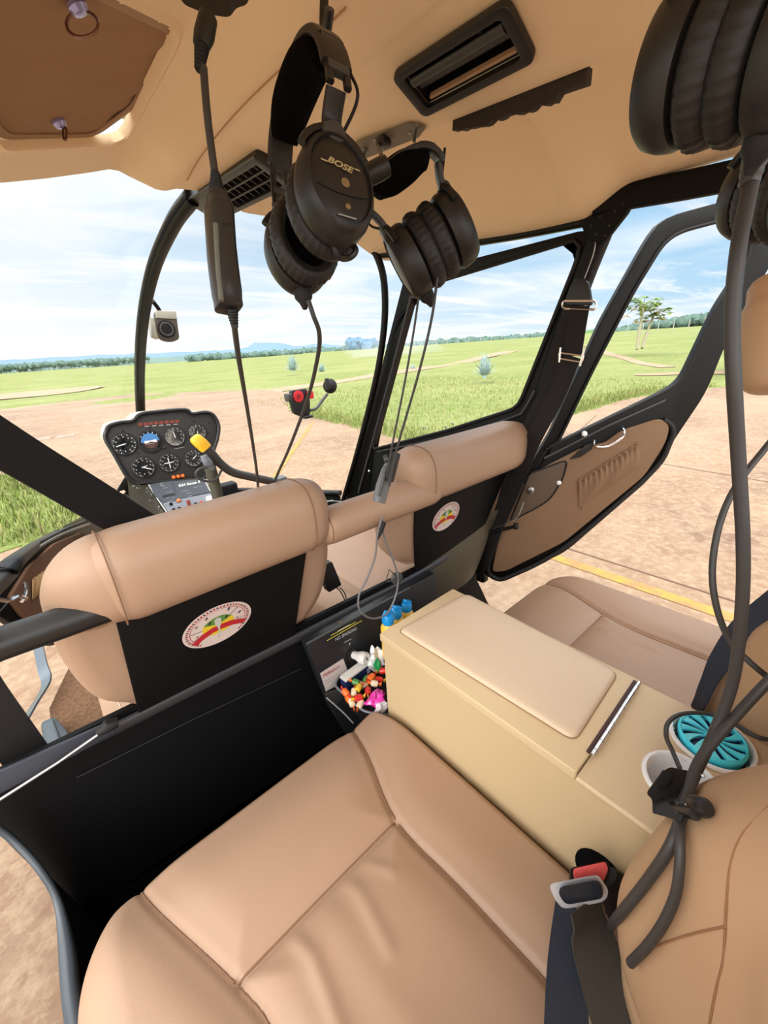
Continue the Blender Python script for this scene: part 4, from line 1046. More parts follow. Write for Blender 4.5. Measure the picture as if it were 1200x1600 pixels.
    for k in range(46):
        an = math.radians(-50+280*k/45); d = (math.cos(an), math.sin(an)); s = (-d[1]*.026, d[0]*.026)
        poly([(d[0]*.85-s[0], d[1]*.85-s[1]), (d[0]*.93-s[0], d[1]*.93-s[1]), (d[0]*.93+s[0], d[1]*.93+s[1]), (d[0]*.85+s[0], d[1]*.85+s[1])], 1 if k % 2 else 4, .0009)
    for k in range(44):
        a0 = math.radians(-40+262*k/44); a1 = math.radians(-40+262*(k+1)/44); poly([(math.cos(a0)*.795, math.sin(a0)*.795), (math.cos(a0)*.815, math.sin(a0)*.815), (math.cos(a1)*.815, math.sin(a1)*.815), (math.cos(a1)*.795, math.sin(a1)*.795)], 1, .0009)
    poly(circ(.46, n=40), 3, .0009); poly([(0, .04)]+circ(.46, math.radians(28), math.radians(152), 24), 2, .0011)
    # curved red banner
    top = [(-.80, -.42), (-.5, -.14), (-.2, -.02), (.1, -.01), (.4, -.06), (.80, -.30)]; bot = [(.72, -.50), (.4, -.34), (.1, -.28), (-.2, -.30), (-.5, -.44), (-.66, -.60)]
    poly(top+bot, 1, .0013); poly([(-.30, -.55), (-.1, -.42), (.2, -.42), (.42, -.55), (.2, -.75), (-.1, -.76)], 0, .0011)
    poly([(-.10, .34), (.0, .42), (.10, .34), (.09, .08), (.03, -.12), (.015, -.62), (-.015, -.62), (-.03, -.12), (-.09, .08)], 5, .0016)
    for (x, y, w, h) in ((-.24, .25, .07, .10), (.24, .25, .07, .10), (-.30, .58, .06, .09), (.34, .60, .06, .11), (-.60, .36, .06, .06), (-.62, -.14, .05, .05), (.55, -.05, .05, .05), (.63, .20, .10, .07), (-.05, -.62, .05, .03)):
        poly([(x-w, y-h*.5), (x-w*.2, y-h*.1), (x, y-h), (x+w*.3, y-h*.2), (x+w, y+h*.4), (x+w*.2, y+h), (x-w*.3, y+h*.3)], 4, .0014)
    for (x0, y0, x1, y1) in ((-.46, 0.05, -.80, .10), (.38, .30, .62, .52), (-.52, -.20, -.74, -.30), (.48, -.2, .74, -.1)):
        l = math.hypot(x1-x0, y1-y0); sx, sy = -(y1-y0)/l*.012, (x1-x0)/l*.012; poly([(x0-sx, y0-sy), (x1-sx, y1-sy), (x1+sx, y1+sy), (x0+sx, y0+sy)], 4, .0011)
    g2 = [(.52+.09*math.cos(a)*(1 if k % 2 else .8), .36+.09*math.sin(a)) for k, a in enumerate([i/12*2*PI for i in range(12)])]
    g.make('sticker', mats, plate, smooth=False, label='round white sticker with a green, yellow and red dial')
    for k, (px, pz) in enumerate(((.15, 1.33), (-.15, 1.30))):
        x = xc+px; v, f = lathe(V((x, py(pz)-.0005, pz)), dn, [(.004, 0), (.003, .0015), (.001, .002)], 10); obj('rivet', v, f, blk_plastic, plate)
    # seat cushion
    if side < 0: x0, x1 = -.60, -.11
    else: x0, x1 = -.03, .61
    def fn(u, w):
        x = x0+(x1-x0)*u; y = .84+.50*w; e = min(u, 1-u)*(x1-x0); ew = (1-w)*.5
        z = 1.0-.028*math.exp(-e/.02)-.05*math.exp(-ew/.03); z += .014*math.exp(-((e-.06)/.035)**2)
        if side > 0: z -= .006*math.exp(-((x-.10)/.006)**2)
        return V((x, y, z))
    v, f = grid(70, 30, fn); nn = len(v); b = [V((p.x, p.y, .90)) for p in (v[0], v[69], v[-1], v[-70])]
    g = G(); g.add(v, f); rim_ = [i for i in range(70)]+[69+70*j for j in range(1, 30)]+[29*70+i for i in range(68, -1, -1)]+[70*j for j in range(28, 0, -1)]
    low = [V((v[i].x, v[i].y, .88)) for i in rim_]; k0 = len(g.v); g.v += low; L = len(rim_)
    for i in range(L): j = (i+1) % L; g.f.append((rim_[i], rim_[j], k0+j, k0+i)); g.m.append(0)
    g.make('seat_cushion', leather, r, angle=60)
    xs_ = x0+.035 if side < 0 else x0+.05
    for o_ in (0, .010): stitches([V((xs_+o_, .86, 1.0055)), V((xs_+o_, 1.1, 1.0055)), V((xs_+o_, 1.30, 1.0055))], stitch, r, .008, .0011)
    g = G(); g.add(*box(V(((x0+x1)/2, 1.07, .735)), (x1-x0)*.9, .42, .27)); g.make('seat_box', blk_crinkle, r, bevel=.01)
    return r
front_seat(-.345, -1, 'left front seat seen from behind, tan leather with a black back plate and round sticker')
front_seat(.385, 1, 'right front seat seen from behind, near the closed front door')
# dark gap piece where the padded bar meets the right seat
# crossbar
g = G(); g.add(*tube([at(-60, 1030, y=.70), at(0, 1006, y=.70), at(185, 943, y=.70), V((-.45, .70, 1.352))], .0235, 20)); g.add(*tube([V((-.45, .70, 1.352)), V((.64, .70, 1.346))], .0235, 20))
cb = g.make('crossbar', blk_plastic, label='long black steel tube running behind both front seats', cat='crossbar')
def barpad():
    P = [at(492, 826, y=.70)+V((.0, 0, 0)), at(672, 765, y=.70)]; n = 30; path = []; rr = []
    A, B = V((-.142, .70, 1.350)), V((.222, .70, 1.347))
    for i in range(n+1):
        t = i/n; e = min(t, 1-t)*(B-A).length/.03; k = 1 if e > 1 else (1-(1-e)**2)**.5; path.append(A.lerp(B, t)); rr.append(.041*(.62+.38*k))
    v, f = tube(path, rr, 26); o = obj('bar_pad', v, f, leather, label='tan leather sleeve padding the middle of the crossbar', cat='bar pad', angle=60)
    P = [V((-.128, .70+math.cos(a)*.0385, 1.350+math.sin(a)*.0385)) for a in [i/20*2*PI for i in range(20)]]; v, f = tube(P, .0012, 6, closed=True); obj('seam', v, f, seamline, o)
barpad()
v, f = box(V((.232, .70, 1.345)), .018, .052, .052); obj('crossbar_bracket', v, f, blk_rubber, label='small black bracket between the bar pad and the right front seat', cat='bracket', bevel=.008)
# left front belt: shoulder strap across the seat and webbing down to the bulkhead
def belt_left():
    r = root('shoulder_belt', at(100, 735, y=.86), 'wide black shoulder belt crossing above the left front seat', 'seat belt')
    v, f = ribbon([at(-160, 600, y=.70), at(-60, 655, y=.74), at(100, 752, y=.82), at(215, 822, y=.87), at(300, 875, y=.90)], (0, .25, 1), .082, .002); obj('webbing', v, f, belt_mat, r)
    r2 = root('shoulder_belt', at(60, 1180, y=.72), 'black belt webbing running down to the left end of the bulkhead', 'seat belt')
    v, f = ribbon([at(-100, 975, y=.79), at(-42, 1070, y=.82), at(22, 1155, y=.84), at(95, 1250, y=.86)], (.8, 0, .6), .062, .002); obj('webbing', v, f, belt_mat, r2)
belt_left()
def latch_left():
    a, b = at(-30, 1232, y=.77), at(180, 1130, y=.77)
    q = fillet([at(-30, 1215, y=.775), at(165, 1128, y=.775), at(182, 1140, y=.775), at(120, 1175, y=.775), at(-30, 1252, y=.775)], .008, 4)
    r = root('door_latch', a.lerp(b, .5), 'slanting metal latch strap and rod at the left end of the bulkhead rim', 'latch')
    v, f = prism(q, (0, -.006, 0)); obj('strap', v, f, mat('blue_grey_metal', rgb(58, 62, 72), .45, metal=.3), r, bevel=.001)
    v, f = tube([at(-20, 1262, y=.755), at(90, 1192, y=.755), at(165, 1140, y=.755)], .0028, 10); obj('rod', v, f, steel, r)
    v, f = tube([at(152, 1146, y=.75), at(168, 1134, y=.75), at(184, 1128, y=.75)], [.006, .012, .009], 14); obj('rubber_boot', v, f, blk_rubber, r)
latch_left()
# front left footwell: sill strap, pouch, cords, ajar front door
def footwell():
    v, f = ribbon([at(58, 1000, z=.70), at(66, 1040, z=.68), at(72, 1068, z=.66), at(48, 1110, z=.66), at(22, 1160, z=.66), at(12, 1215, z=.66), at(5, 1300, z=.66)], (1, .15, .5), .035, .006)
    obj('trim_14', v, f, mat('blue_grey_sill', rgb(112, 120, 128), .3, metal=.6), kind='structure', label='curved blue-grey metal sill strap at the front left door opening', cat='sill')
    c = at(92, 1150, z=.66); r = root('leather_pouch', c-V((0, 0, .03)), 'small dark grey leather pouch lying on the carpet in the front left footwell', 'pouch')
    q = fillet([at(62, 1130, z=.66), at(85, 1118, z=.66), at(98, 1132, z=.66), at(122, 1165, z=.66), at(112, 1185, z=.66), at(70, 1180, z=.66)], .015, 4)
    pl_ = mat('grey_blue_leather', rgb(62, 72, 78), .35, bump=.5, bscale=120, dist=.003)
    v, f = padloft([p+V((0, 0, -.045)) for p in q], UZ, .05); obj('body', v, f, pl_, r)
    q = fillet([at(64, 1128, z=.68), at(82, 1120, z=.68), at(96, 1160, z=.68), at(86, 1172, z=.68), at(76, 1165, z=.68)], .006, 4); v, f = padloft([p+V((0, 0, -.01)) for p in q], UZ, .012); fl = obj('flap', v, f, pl_, r)
    v, f = lathe(at(88, 1163, z=.684), UZ, [(.008, 0), (.008, .002), (.003, .004)], 14); obj('snap', v, f, steel, fl)
footwell()
def left_door():
    h = V((-.60, 1.78, 0)); d = V((-.34, -.94, 0)).normalized(); n = V((d.y, -d.x, 0));
    if n.dot(CAM-h) < 0: n = -n
    def pf(px, py, o=0.0): return at(px, py, pl=(h+n*o, n))
    r = root('door_3', pf(40, 960), 'front left door standing ajar with a tan pocket panel', 'door', kind='structure')
    o = fillet([pf(-70, 985), pf(-60, 935), pf(0, 905), pf(28, 872), pf(62, 846), pf(110, 822), pf(165, 803), pf(175, 830), pf(150, 900), pf(120, 950), pf(90, 1008), pf(68, 1004), pf(0, 962)], .02, 3)
    v, f = prism(o, -n*.02); obj('door_frame', v, f, blk_frame, r, bevel=.003)
    q = fillet([pf(8, 935), pf(40, 885), pf(80, 850), pf(125, 832), pf(140, 850), pf(115, 920), pf(80, 985), pf(30, 965)], .02, 3); v, f = prism(q, n*.012); obj('door_panel', v, f, mat('brown_panel', rgb(112, 84, 66), .9, bump=.5, bscale=200, spec=.1), r, bevel=.002)
    def fn(u, w): p = pf(50+42*u, 905-30*u+w*32, .016); return p+n*(.012*math.sin(PI*w)*math.sin(PI*u)+.005*math.sin(u*46)*(1-w))
    v, f = grid(40, 10, fn); obj('pocket', v, f, mat('gold_tan_pocket', rgb(168, 132, 86), .7), r)
    v, f = cable([pf(0, 925, .03), pf(40, 872, .03), pf(90, 838, .03), pf(140, 818, .03)], .004, 8, 8); obj('sill_bead', v, f, steel, r)
    g = G(); g.add(*cable([pf(-10, 935, .04), pf(14, 938, .045), pf(28, 932, .05), pf(40, 936, .05)], .006, 6, 8)); g.add(*cable([pf(34, 940, .05), pf(40, 925, .05), pf(39, 910, .05)], .0045, 6, 8)); g.make('door_handle', chrome, r)
    v, f = cable([pf(-20, 970, .03), pf(0, 955, .03), pf(12, 942, .03)], .003, 6, 6); obj('latch_rod', v, f, blk_plastic, r)
left_door()
# dark trough between the front seats with bundled cords and a free buckle
def between():
    c = at(518, 905, y=.86); r = root('belt_buckle', at(530, 935, y=.86), 'black seat belt buckle standing between the front seats', 'buckle')
    q = fillet([at(497, 886, y=.86), at(519, 878, y=.86), at(534, 914, y=.86), at(514, 926, y=.86)], .004, 3); v, f = prism(q, (0, .022, 0)); obj('housing', v, f, blk_plastic, r, bevel=.002)
    for k in range(2): v, f = cable([at(526+5*k, 918, y=.87), at(533+5*k, 926, y=.88), at(540+3*k, 940, y=.88)], .0018, 5, 6); obj('lead', v, f, blk_rubber, r)
    g = G(); rnd = random.Random(2)
    for i in range(7):
        a = at(458+i*4, 962-rnd.random()*14, y=.86); P = [a+V((rnd.uniform(-.012, .012), rnd.uniform(0, .03), rnd.uniform(-.014, .012))) for _ in range(5)]; g.add(*cable(P, .0024, 6, 6))
    g.make('cord_bundle', off_white, label='small bundle of white cords in the trough between the front seats', cat='cords')
between()

# ================================================================== REAR SEATS
def dseg(P, a, b):
    ab = b-a; t = max(0, min(1, ((P-a).dot(ab))/max(1e-9, ab.length_squared))); return (P-(a+ab*t)).length
def dpoly(P, L): return min(dseg(P, a, b) for a, b in zip(L, L[1:]))
def rear_cushion(mx, label):
    """mx=-1 left seat; +1 right seat (mirrored)"""
    r = root('passenger_seat', (mx*.39, .28, .85), label, 'seat')
    X0, X1, Y0, Y1 = -.705, -.096, -.10, .592
    L1 = catmull([V((-.606, .60, 0)), V((-.580, .50, 0)), V((-.526, .352, 0)), V((-.508, .27, 0)), V((-.512, .10, 0)), V((-.52, -.1, 0))], 5)
    R1 = catmull([V((-.168, .60, 0)), V((-.202, .48, 0)), V((-.242, .355, 0)), V((-.236, .22, 0)), V((-.232, .07, 0)), V((-.235, -.1, 0))], 5)
    CS = [V((-.526, .352, 0)), V((-.39, .354, 0)), V((-.242, .355, 0))]
    WR_ = [([V((-.452, .36, 0)), V((-.440, .30, 0)), V((-.452, .20, 0))], .0045, .010), ([V((-.36, .36, 0)), V((-.352, .31, 0)), V((-.36, .24, 0))], .004, .011), ([V((-.325, .36, 0)), V((-.318, .335, 0)), V((-.30, .30, 0))], .003, .008), ([V((-.50, .35, 0)), V((-.47, .22, 0)), V((-.46, .08, 0))], .003, .02), ([V((-.40, .34, 0)), V((-.39, .2, 0)), V((-.37, .05, 0))], .003, .022)]
    def edge(a): return a
    nu, nv = 210, 190
    def warp(t): return .5-.5*math.cos(PI*t)
    def h(x, y, e):
        P = V((x, y, 0)); d1, d2 = dpoly(P, L1), dpoly(P, R1); dc = dpoly(P, CS)
        z = .955
        bl = -.60-x if False else 0
        inL = x < min(L1, key=lambda q: abs(q.y-y)).x; inR = x > min(R1, key=lambda q: abs(q.y-y)).x
        # side bolsters swell, the panels between are pillowed
        if inL: z += .016*(1-math.exp(-(d1/.035)**2))
        elif inR: z += .010*(1-math.exp(-(d2/.032)**2))
        else: z += .010*(1-math.exp(-(min(d1, d2, dc)/.035)**2))-.012*smooth(.34, .0, y)*(1-math.exp(-(min(d1, d2)/.05)**2))
        for d in (d1, d2)+((dc,) if not (inL or inR) else ()): z -= .0070*math.exp(-(d/.0060)**2)
        if y < .355 and not (inL or inR):
            for W_, am, wd in WR_: d = dpoly(P, W_); z += .85*am*math.exp(-(d/wd)**2)*smooth(.352, .325, y)
        z -= .03*smooth(.42, .60, y)**2
        return z
    def fn(u, w):
        a, b = warp(u), warp(w); x = X0+(X1-X0)*a; y = Y0+(Y1-Y0)*b
        # rounded plan corners at the front; outer corner is cut back more
        ry = (y-(Y1-.14))/.14
        if ry > 0:
            kk = (1-max(0, min(1, ry))**2.4)
            if x < -.4: lim = X0+.105*(1-kk**.5); x = lim+(x-X0)*((-.4-lim)/(-.4-X0))
            else: lim = X1-.020*(1-kk**.5); x = lim-(X1-x)*((lim+.4)/(X1+.4))
        eo = a*(X1-X0); ei = (1-a)*(X1-X0); ef = (1-b)*(Y1-Y0)
        z = h(x, y, 0)
        def fall(e, R_): t = max(0, 1-e/R_); return 1-math.sqrt(max(0, 1-t*t))
        z -= .115*fall(eo, .075)+.05*fall(ei, .022)+.10*fall(ef, .035)
        return V((x-.02 if mx < 0 else -x+.02, y, z))
    v, f = grid(nu, nv, fn)
    g = G(); g.add(v, f); rim_ = [i for i in range(nu)]+[nu-1+nu*j for j in range(1, nv)]+[(nv-1)*nu+i for i in range(nu-2, -1, -1)]+[nu*j for j in range(nv-2, 0, -1)]
    low = [V((v[i].x, v[i].y-(.01 if v[i].y > .5 else 0), .80)) for i in rim_]; k0 = len(g.v); g.v += low; L = len(rim_)
    for i in range(L): j = (i+1) % L; g.f.append((rim_[i], rim_[j], k0+j, k0+i)); g.m.append(0)
    g.make('cushion', leather, r, angle=75)
    def drape(L_, off=.0):
        ff_ = lambda e, R_: 1-math.sqrt(max(0, 1-max(0, 1-e/R_)**2))
        return [V((p.x-.02 if mx < 0 else -p.x+.02, p.y, h(p.x, p.y, 0)+off-.10*ff_(Y1-p.y, .035))) for p in catmull(L_, 6) if p.y < .588 and p.y > -.09]
    for nm, L_ in (('side_seam', L1), ('side_seam', R1), ('cross_seam', catmull(CS, 4))):
        v, f = tube(drape(L_, .0016), .0013, 6); obj(nm, v, f, seamline, r)
    # row of stitches low on the outer bolster
    sg = [V(((X0+.006+.11*max(0, (y-.45)/.14)**2.2)*(-mx) if False else (X0-.018+.105*max(0, (y-.452)/.14)**2.4)*(1 if mx < 0 else -1), y, .868)) for y in [.0+.05*i for i in range(12)]]
    stitches(sg, stitch, r, .009, .0012)
    g = G(); g.add(*box(V((mx*.40, .245, .69)), .56, .66, .22)); g.make('seat_box', blk_crinkle, r, bevel=.01)
    return r
PSL = rear_cushion(-1, 'left rear seat nearest the camera, tan leather with sewn panels')
PSR = rear_cushion(1, 'right rear seat beyond the console, tan leather with pale stitching on its back')

BACKHIT = []
def rear_back(mx, label):
    r = PSL if mx < 0 else PSR
    def yy(x, z):
        ax = abs(x)
        y = -.055-.16*(z-.98)
        amp = .135
        y += (1.0 if mx > 0 else .66+.34*smooth(.99, 1.15, z))*(amp*math.exp(-((ax-.185)/.085)**2) if mx > 0 else .128*math.exp(-(abs(ax-.17)/.095)**3))*smooth(1.52, 1.25, z)       # inner bolster
        y += .10*math.exp(-((ax-.62)/.07)**2)*smooth(1.6, 1.25, z)
        y += .03*math.exp(-((ax-.40)/.16)**2)*math.exp(-((z-1.08)/.1)**2)
        # sewn seams
        sx = (.255 if mx > 0 else .30)+.10*math.exp(-((z-1.02)/.07)**2)-.05*smooth(1.1, 1.3, z)
        y -= .007*math.exp(-((ax-sx)/.006)**2)
        if ax < .5: y -= .008*math.exp(-((z-(1.055-.10*(ax-.2)))/.006)**2)*(1 if ax < sx+.2 else 0)
        return y
    x0, x1 = (.10, .66) if mx > 0 else (-.015, .66)
    def fn(u, w):
        ax = x0+(x1-x0)*u; z = .93+.62*w; y = yy(ax, z); e = ax-x0
        y -= .10*(1-math.sqrt(max(0, 1-max(0, 1-e/.045)**2))); tp = 1.55-z; y -= .08*(1-math.sqrt(max(0, 1-max(0, 1-tp/.06)**2)))
        return V((mx*ax, y, z))
    v, f = grid(110, 90, fn); nu, nv = 110, 90; g = G(); g.add(v, f)
    rim_ = [i for i in range(nu)]+[nu-1+nu*j for j in range(1, nv)]+[(nv-1)*nu+i for i in range(nu-2, -1, -1)]+[nu*j for j in range(nv-2, 0, -1)]
    low = [V((v[i].x, -.30, v[i].z)) for i in rim_]; k0 = len(g.v); g.v += low; L = len(rim_)
    for i in range(L): j = (i+1) % L; g.f.append((rim_[i], rim_[j], k0+j, k0+i)); g.m.append(0)
    g.make('backrest', leather_back, r, angle=75)
    if mx < 0:
        def hit(px, py):
            d = ray(px, py); t = .0003
            while t < .002:
                p = CAM+d*t; ax = -p.x
                if p.y <= yy(ax, p.z) and ax > -.01: return p
                t += .000002
            return None
        BACKHIT.append(hit)
        for nm, L_ in (('bolster_seam', [(1235, 1225), (1199, 1262), (1160, 1305), (1142, 1350), (1136, 1400), (1133, 1448)]), ('lumbar_seam', [(1133, 1448), (1100, 1455), (1060, 1466), (1020, 1482), (995, 1500)]), ('lower_seam', [(1133, 1450), (1130, 1500), (1118, 1550), (1105, 1620)])):
            H = [h for h in (hit(*q) for q in L_) if h is not None]
            if len(H) > 2: v, f = cable([h+(CAM-h).normalized()*.0008 for h in H], .0010, 8, 6); obj(nm, v, f, mat('backrest_seam', rgb(150, 108, 74), .8), r)
    if mx > 0:
        for o_ in (0, .014): stitches([V((mx*(.30+o_), yy(.30+o_, z)+.002, z)) for z in [1.0+.03*i for i in range(14)]], stitch, r, .008, .0012)
    return r
rear_back(-1, 'left rear backrest at the lower right corner, tan leather with sewn bolster')
rear_back(1, 'right rear backrest beyond the cup holders, with a double row of pale stitching')
def centre_back():
    def fn(u, w):
        x = -.115+.23*u; z = 1.06+.45*w; y = -.034-.10*(z-1.15)+.012*math.sin(PI*u)
        return V((x, y, z))
    v, f = grid(24, 30, fn); g = G(); g.add(v, f); nu, nv = 24, 30
    rim_ = [i for i in range(nu)]+[nu-1+nu*j for j in range(1, nv)]+[(nv-1)*nu+i for i in range(nu-2, -1, -1)]+[nu*j for j in range(nv-2, 0, -1)]
    low = [V((v[i].x, -.28, v[i].z)) for i in rim_]; k0 = len(g.v); g.v += low; L = len(rim_)
    for i in range(L): j = (i+1) % L; g.f.append((rim_[i], rim_[j], k0+j, k0+i)); g.m.append(0)
    g.make('centre_cushion', leather_back, label='narrow tan leather back section behind the cup holders', cat='backrest')
centre_back()
# head pad of the right rear seat
def headpad():
    P = [at(1240, 440, d=.62), at(1236, 480, d=.62), at(1232, 540, d=.62), at(1236, 585, d=.62), at(1240, 612, d=.62)]
    v, f = tube(catmull(P, 6), [.050]+[.053]*5+[.058]*13+[.057, .054, .049, .041, .029, .008], 24, ex=2.4); obj('headrest', v, f, leather_back, label='tan leather head pad of the right rear seat at the right edge', cat='headrest', angle=60)
headpad()

# ================================================================== CENTRE CONSOLE
def console():
    r = root('rear_console', (.02, .30, .86), 'tan centre console between the rear seats with a padded lid', 'console')
    z1 = 1.150; XL, XR_ = -.117, .117; yF, yH, yR = .549, .137, -.05
    # body
    v = []; q = [V((XL+.004, yF-.006, .86)), V((XR_-.004, yF-.006, .86)), V((XR_-.004, yR, .86)), V((XL+.004, yR, .86))]
    xa, xb, ya, yb_ = XL+.004, XR_-.004, yR, yF-.006; zb, zt = .86, z1-.014; ym = yH+.01
    vv = [V(p) for p in ((xa, ya, zb), (xb, ya, zb), (xb, yb_, zb), (xa, yb_, zb), (xa, ya, zt), (xb, ya, zt), (xb, ym, zt), (xb, yb_, zt), (xa, yb_, zt), (xa, ym, zt))]
    obj('body', vv, [(0, 1, 2, 3), (0, 1, 5, 4), (1, 2, 7, 6, 5), (2, 3, 8, 7), (3, 0, 4, 9, 8), (9, 6, 7, 8)], body_vinyl, r, smooth=False)
    # rear fixed top with two cup wells: plate with holes approximated by ring plates
    cups = [(.084, .024, .050), (-.006, .022, .043)]
    c1, c2 = at(1113, 1153, z=z1), at(1068, 1212, z=z1)
    cups = [(c1.x, c1.y, .050), (c2.x-.006, c2.y, .043)]
    # rear top: grid with holes
    nx, ny = 90, 70; vv = [V((XL+(XR_-XL)*i/(nx-1), yR+(yH-.001-yR)*j/(ny-1), z1-.006)) for j in range(ny) for i in range(nx)]; ff = []
    for j in range(ny-1):
        for i in range(nx-1):
            m = (vv[j*nx+i]+vv[(j+1)*nx+i+1])/2
            if any((m.x-a)**2+(m.y-b)**2 < (rr-.005)**2 for a, b, rr in cups): continue
            ff.append((j*nx+i, j*nx+i+1, (j+1)*nx+i+1, (j+1)*nx+i))
    rt = obj('rear_top', vv, ff, lid_leather if False else lid_vinyl, r)
    v, f = tube([V((XL+.004, yR, z1-.012)), V((XL+.004, yH-.001, z1-.012))], .0062, 12); obj('top_edge', v, f, lid_vinyl, rt)
    v, f = tube([V((XR_-.004, yR, z1-.012)), V((XR_-.004, yH-.001, z1-.012))], .0062, 12); obj('top_edge', v, f, lid_vinyl, rt)
    for k, (a, b, rr) in enumerate(cups):
        c = V((a, b, z1-.006)); v, f = lathe(c, UZ, [(.001, -.060), (rr-.007, -.060), (rr-.004, -.02), (rr-.005, .0), (rr-.003, .004), (rr, .004), (rr+.002, .0015), (rr+.001, -.002)], 48)
        f = f[:-1]; cu = obj('cup_holder', v, f, white_p, r, label='white cup holder ring')
    # lid
    lf = fillet([V((XL, yF, z1-.018)), V((XR_, yF, z1-.018)), V((XR_, yH+.0005, z1-.018)), V((XL, yH+.0005, z1-.018))], .003, 2)
    v, f = prism(lf, (0, 0, .018)); lid = obj('lid', v, f, lid_vinyl, r, bevel=.0035)
    inset = fillet([at(621, 986, z=z1), at(728, 929, z=z1), at(966, 1053, z=z1), at(898, 1160, z=z1)], .018, 8)
    v, f = padloft([p+V((0, 0, -.002)) for p in inset], UZ, .010, steps=((1, 0), (.998, .35), (.985, .7), (.96, .92), (.9, 1.02), (.6, 1.06), (.2, 1.06))); pd_ = obj('lid_pad', v, f, lid_leather, r, angle=70)
    v, f = tube([p+V((0, 0, .0004)) for p in inset], .0013, 6, closed=True); obj('piping', v, f, mat('pad_groove', rgb(150, 118, 88), .8), pd_)
    # metal piano hinge
    a, b = at(925, 1180, z=z1+.001), at(998, 1067, z=z1+.001); v, f = tube([a, b], .0036, 12); hg = obj('hinge', v, f, chrome, r, label='chrome piano hinge')
    d = (b-a).normalized(); s = d.cross(UZ)
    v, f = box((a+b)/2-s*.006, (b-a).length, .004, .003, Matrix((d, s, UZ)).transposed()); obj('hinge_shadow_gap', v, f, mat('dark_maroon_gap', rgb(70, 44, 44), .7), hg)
    for k in range(9):
        p = a.lerp(b, (k+.5)/9); v, f = tube([p-d*.0005, p+d*.0005], .0040, 12); obj('knuckle', v, f, steel, hg)
    # buckle recess in the side
    c = V((XL+.0035, .085, .985)); q = [c+V((0, .036*math.cos(t)*1.0, .045*math.sin(t))) for t in [i/24*2*PI for i in range(24)]]
    v, f = prism(q, (-.001, 0, 0)); obj('buckle_recess', v, f, mat('recess_black', rgb(8, 8, 9), .9, spec=.1), r)
    # cyan slotted freshener in the right cup
    a, b, rr = cups[0]; c = V((a, b, z1-.002)); R_ = rr-.009
    fr_ = root('air_freshener', c, 'round cyan slotted air freshener sitting in the white cup holder', 'air freshener')
    v, f = lathe(c, UZ, [(R_*.80, -.045), (R_*.98, -.004), (R_, 0), (R_, .003), (R_*.93, .006), (R_*.90, .004)], 48); f = f[:-1]; obj('tub', v, f, cyan, fr_)
    v, f = lathe(c, UZ, [(R_*.86, -.004), (R_*.86, -.002), (.002, -.002)], 40); obj('inner', v, f, navy, fr_)
    v, f = lathe(c, UZ, [(R_*.20, -.001), (R_*.22, .004), (R_*.16, .006), (.001, .006)], 24); obj('hub', v, f, cyan, fr_)
    gg = G()
    for k in range(12):
        a0 = 2*PI*k/12; pts = []
        for s_, wd in ((-1, 1), (1, 1)):
            rad = [.15+.76*t for t in [i/6 for i in range(7)]]
            row = [(R_*q, a0+.42*(q-.15)**1.1*1.0+s_*(.052+.115*(q-.15)**1.0*1.2)) for q in rad]
            pts += row if s_ < 0 else row[::-1]
        gg.add(*prism([c+V((q*math.cos(t), q*math.sin(t), .0015)) for q, t in pts], (0, 0, .0035)))
    gg.make('grille', cyan, fr_)
console()

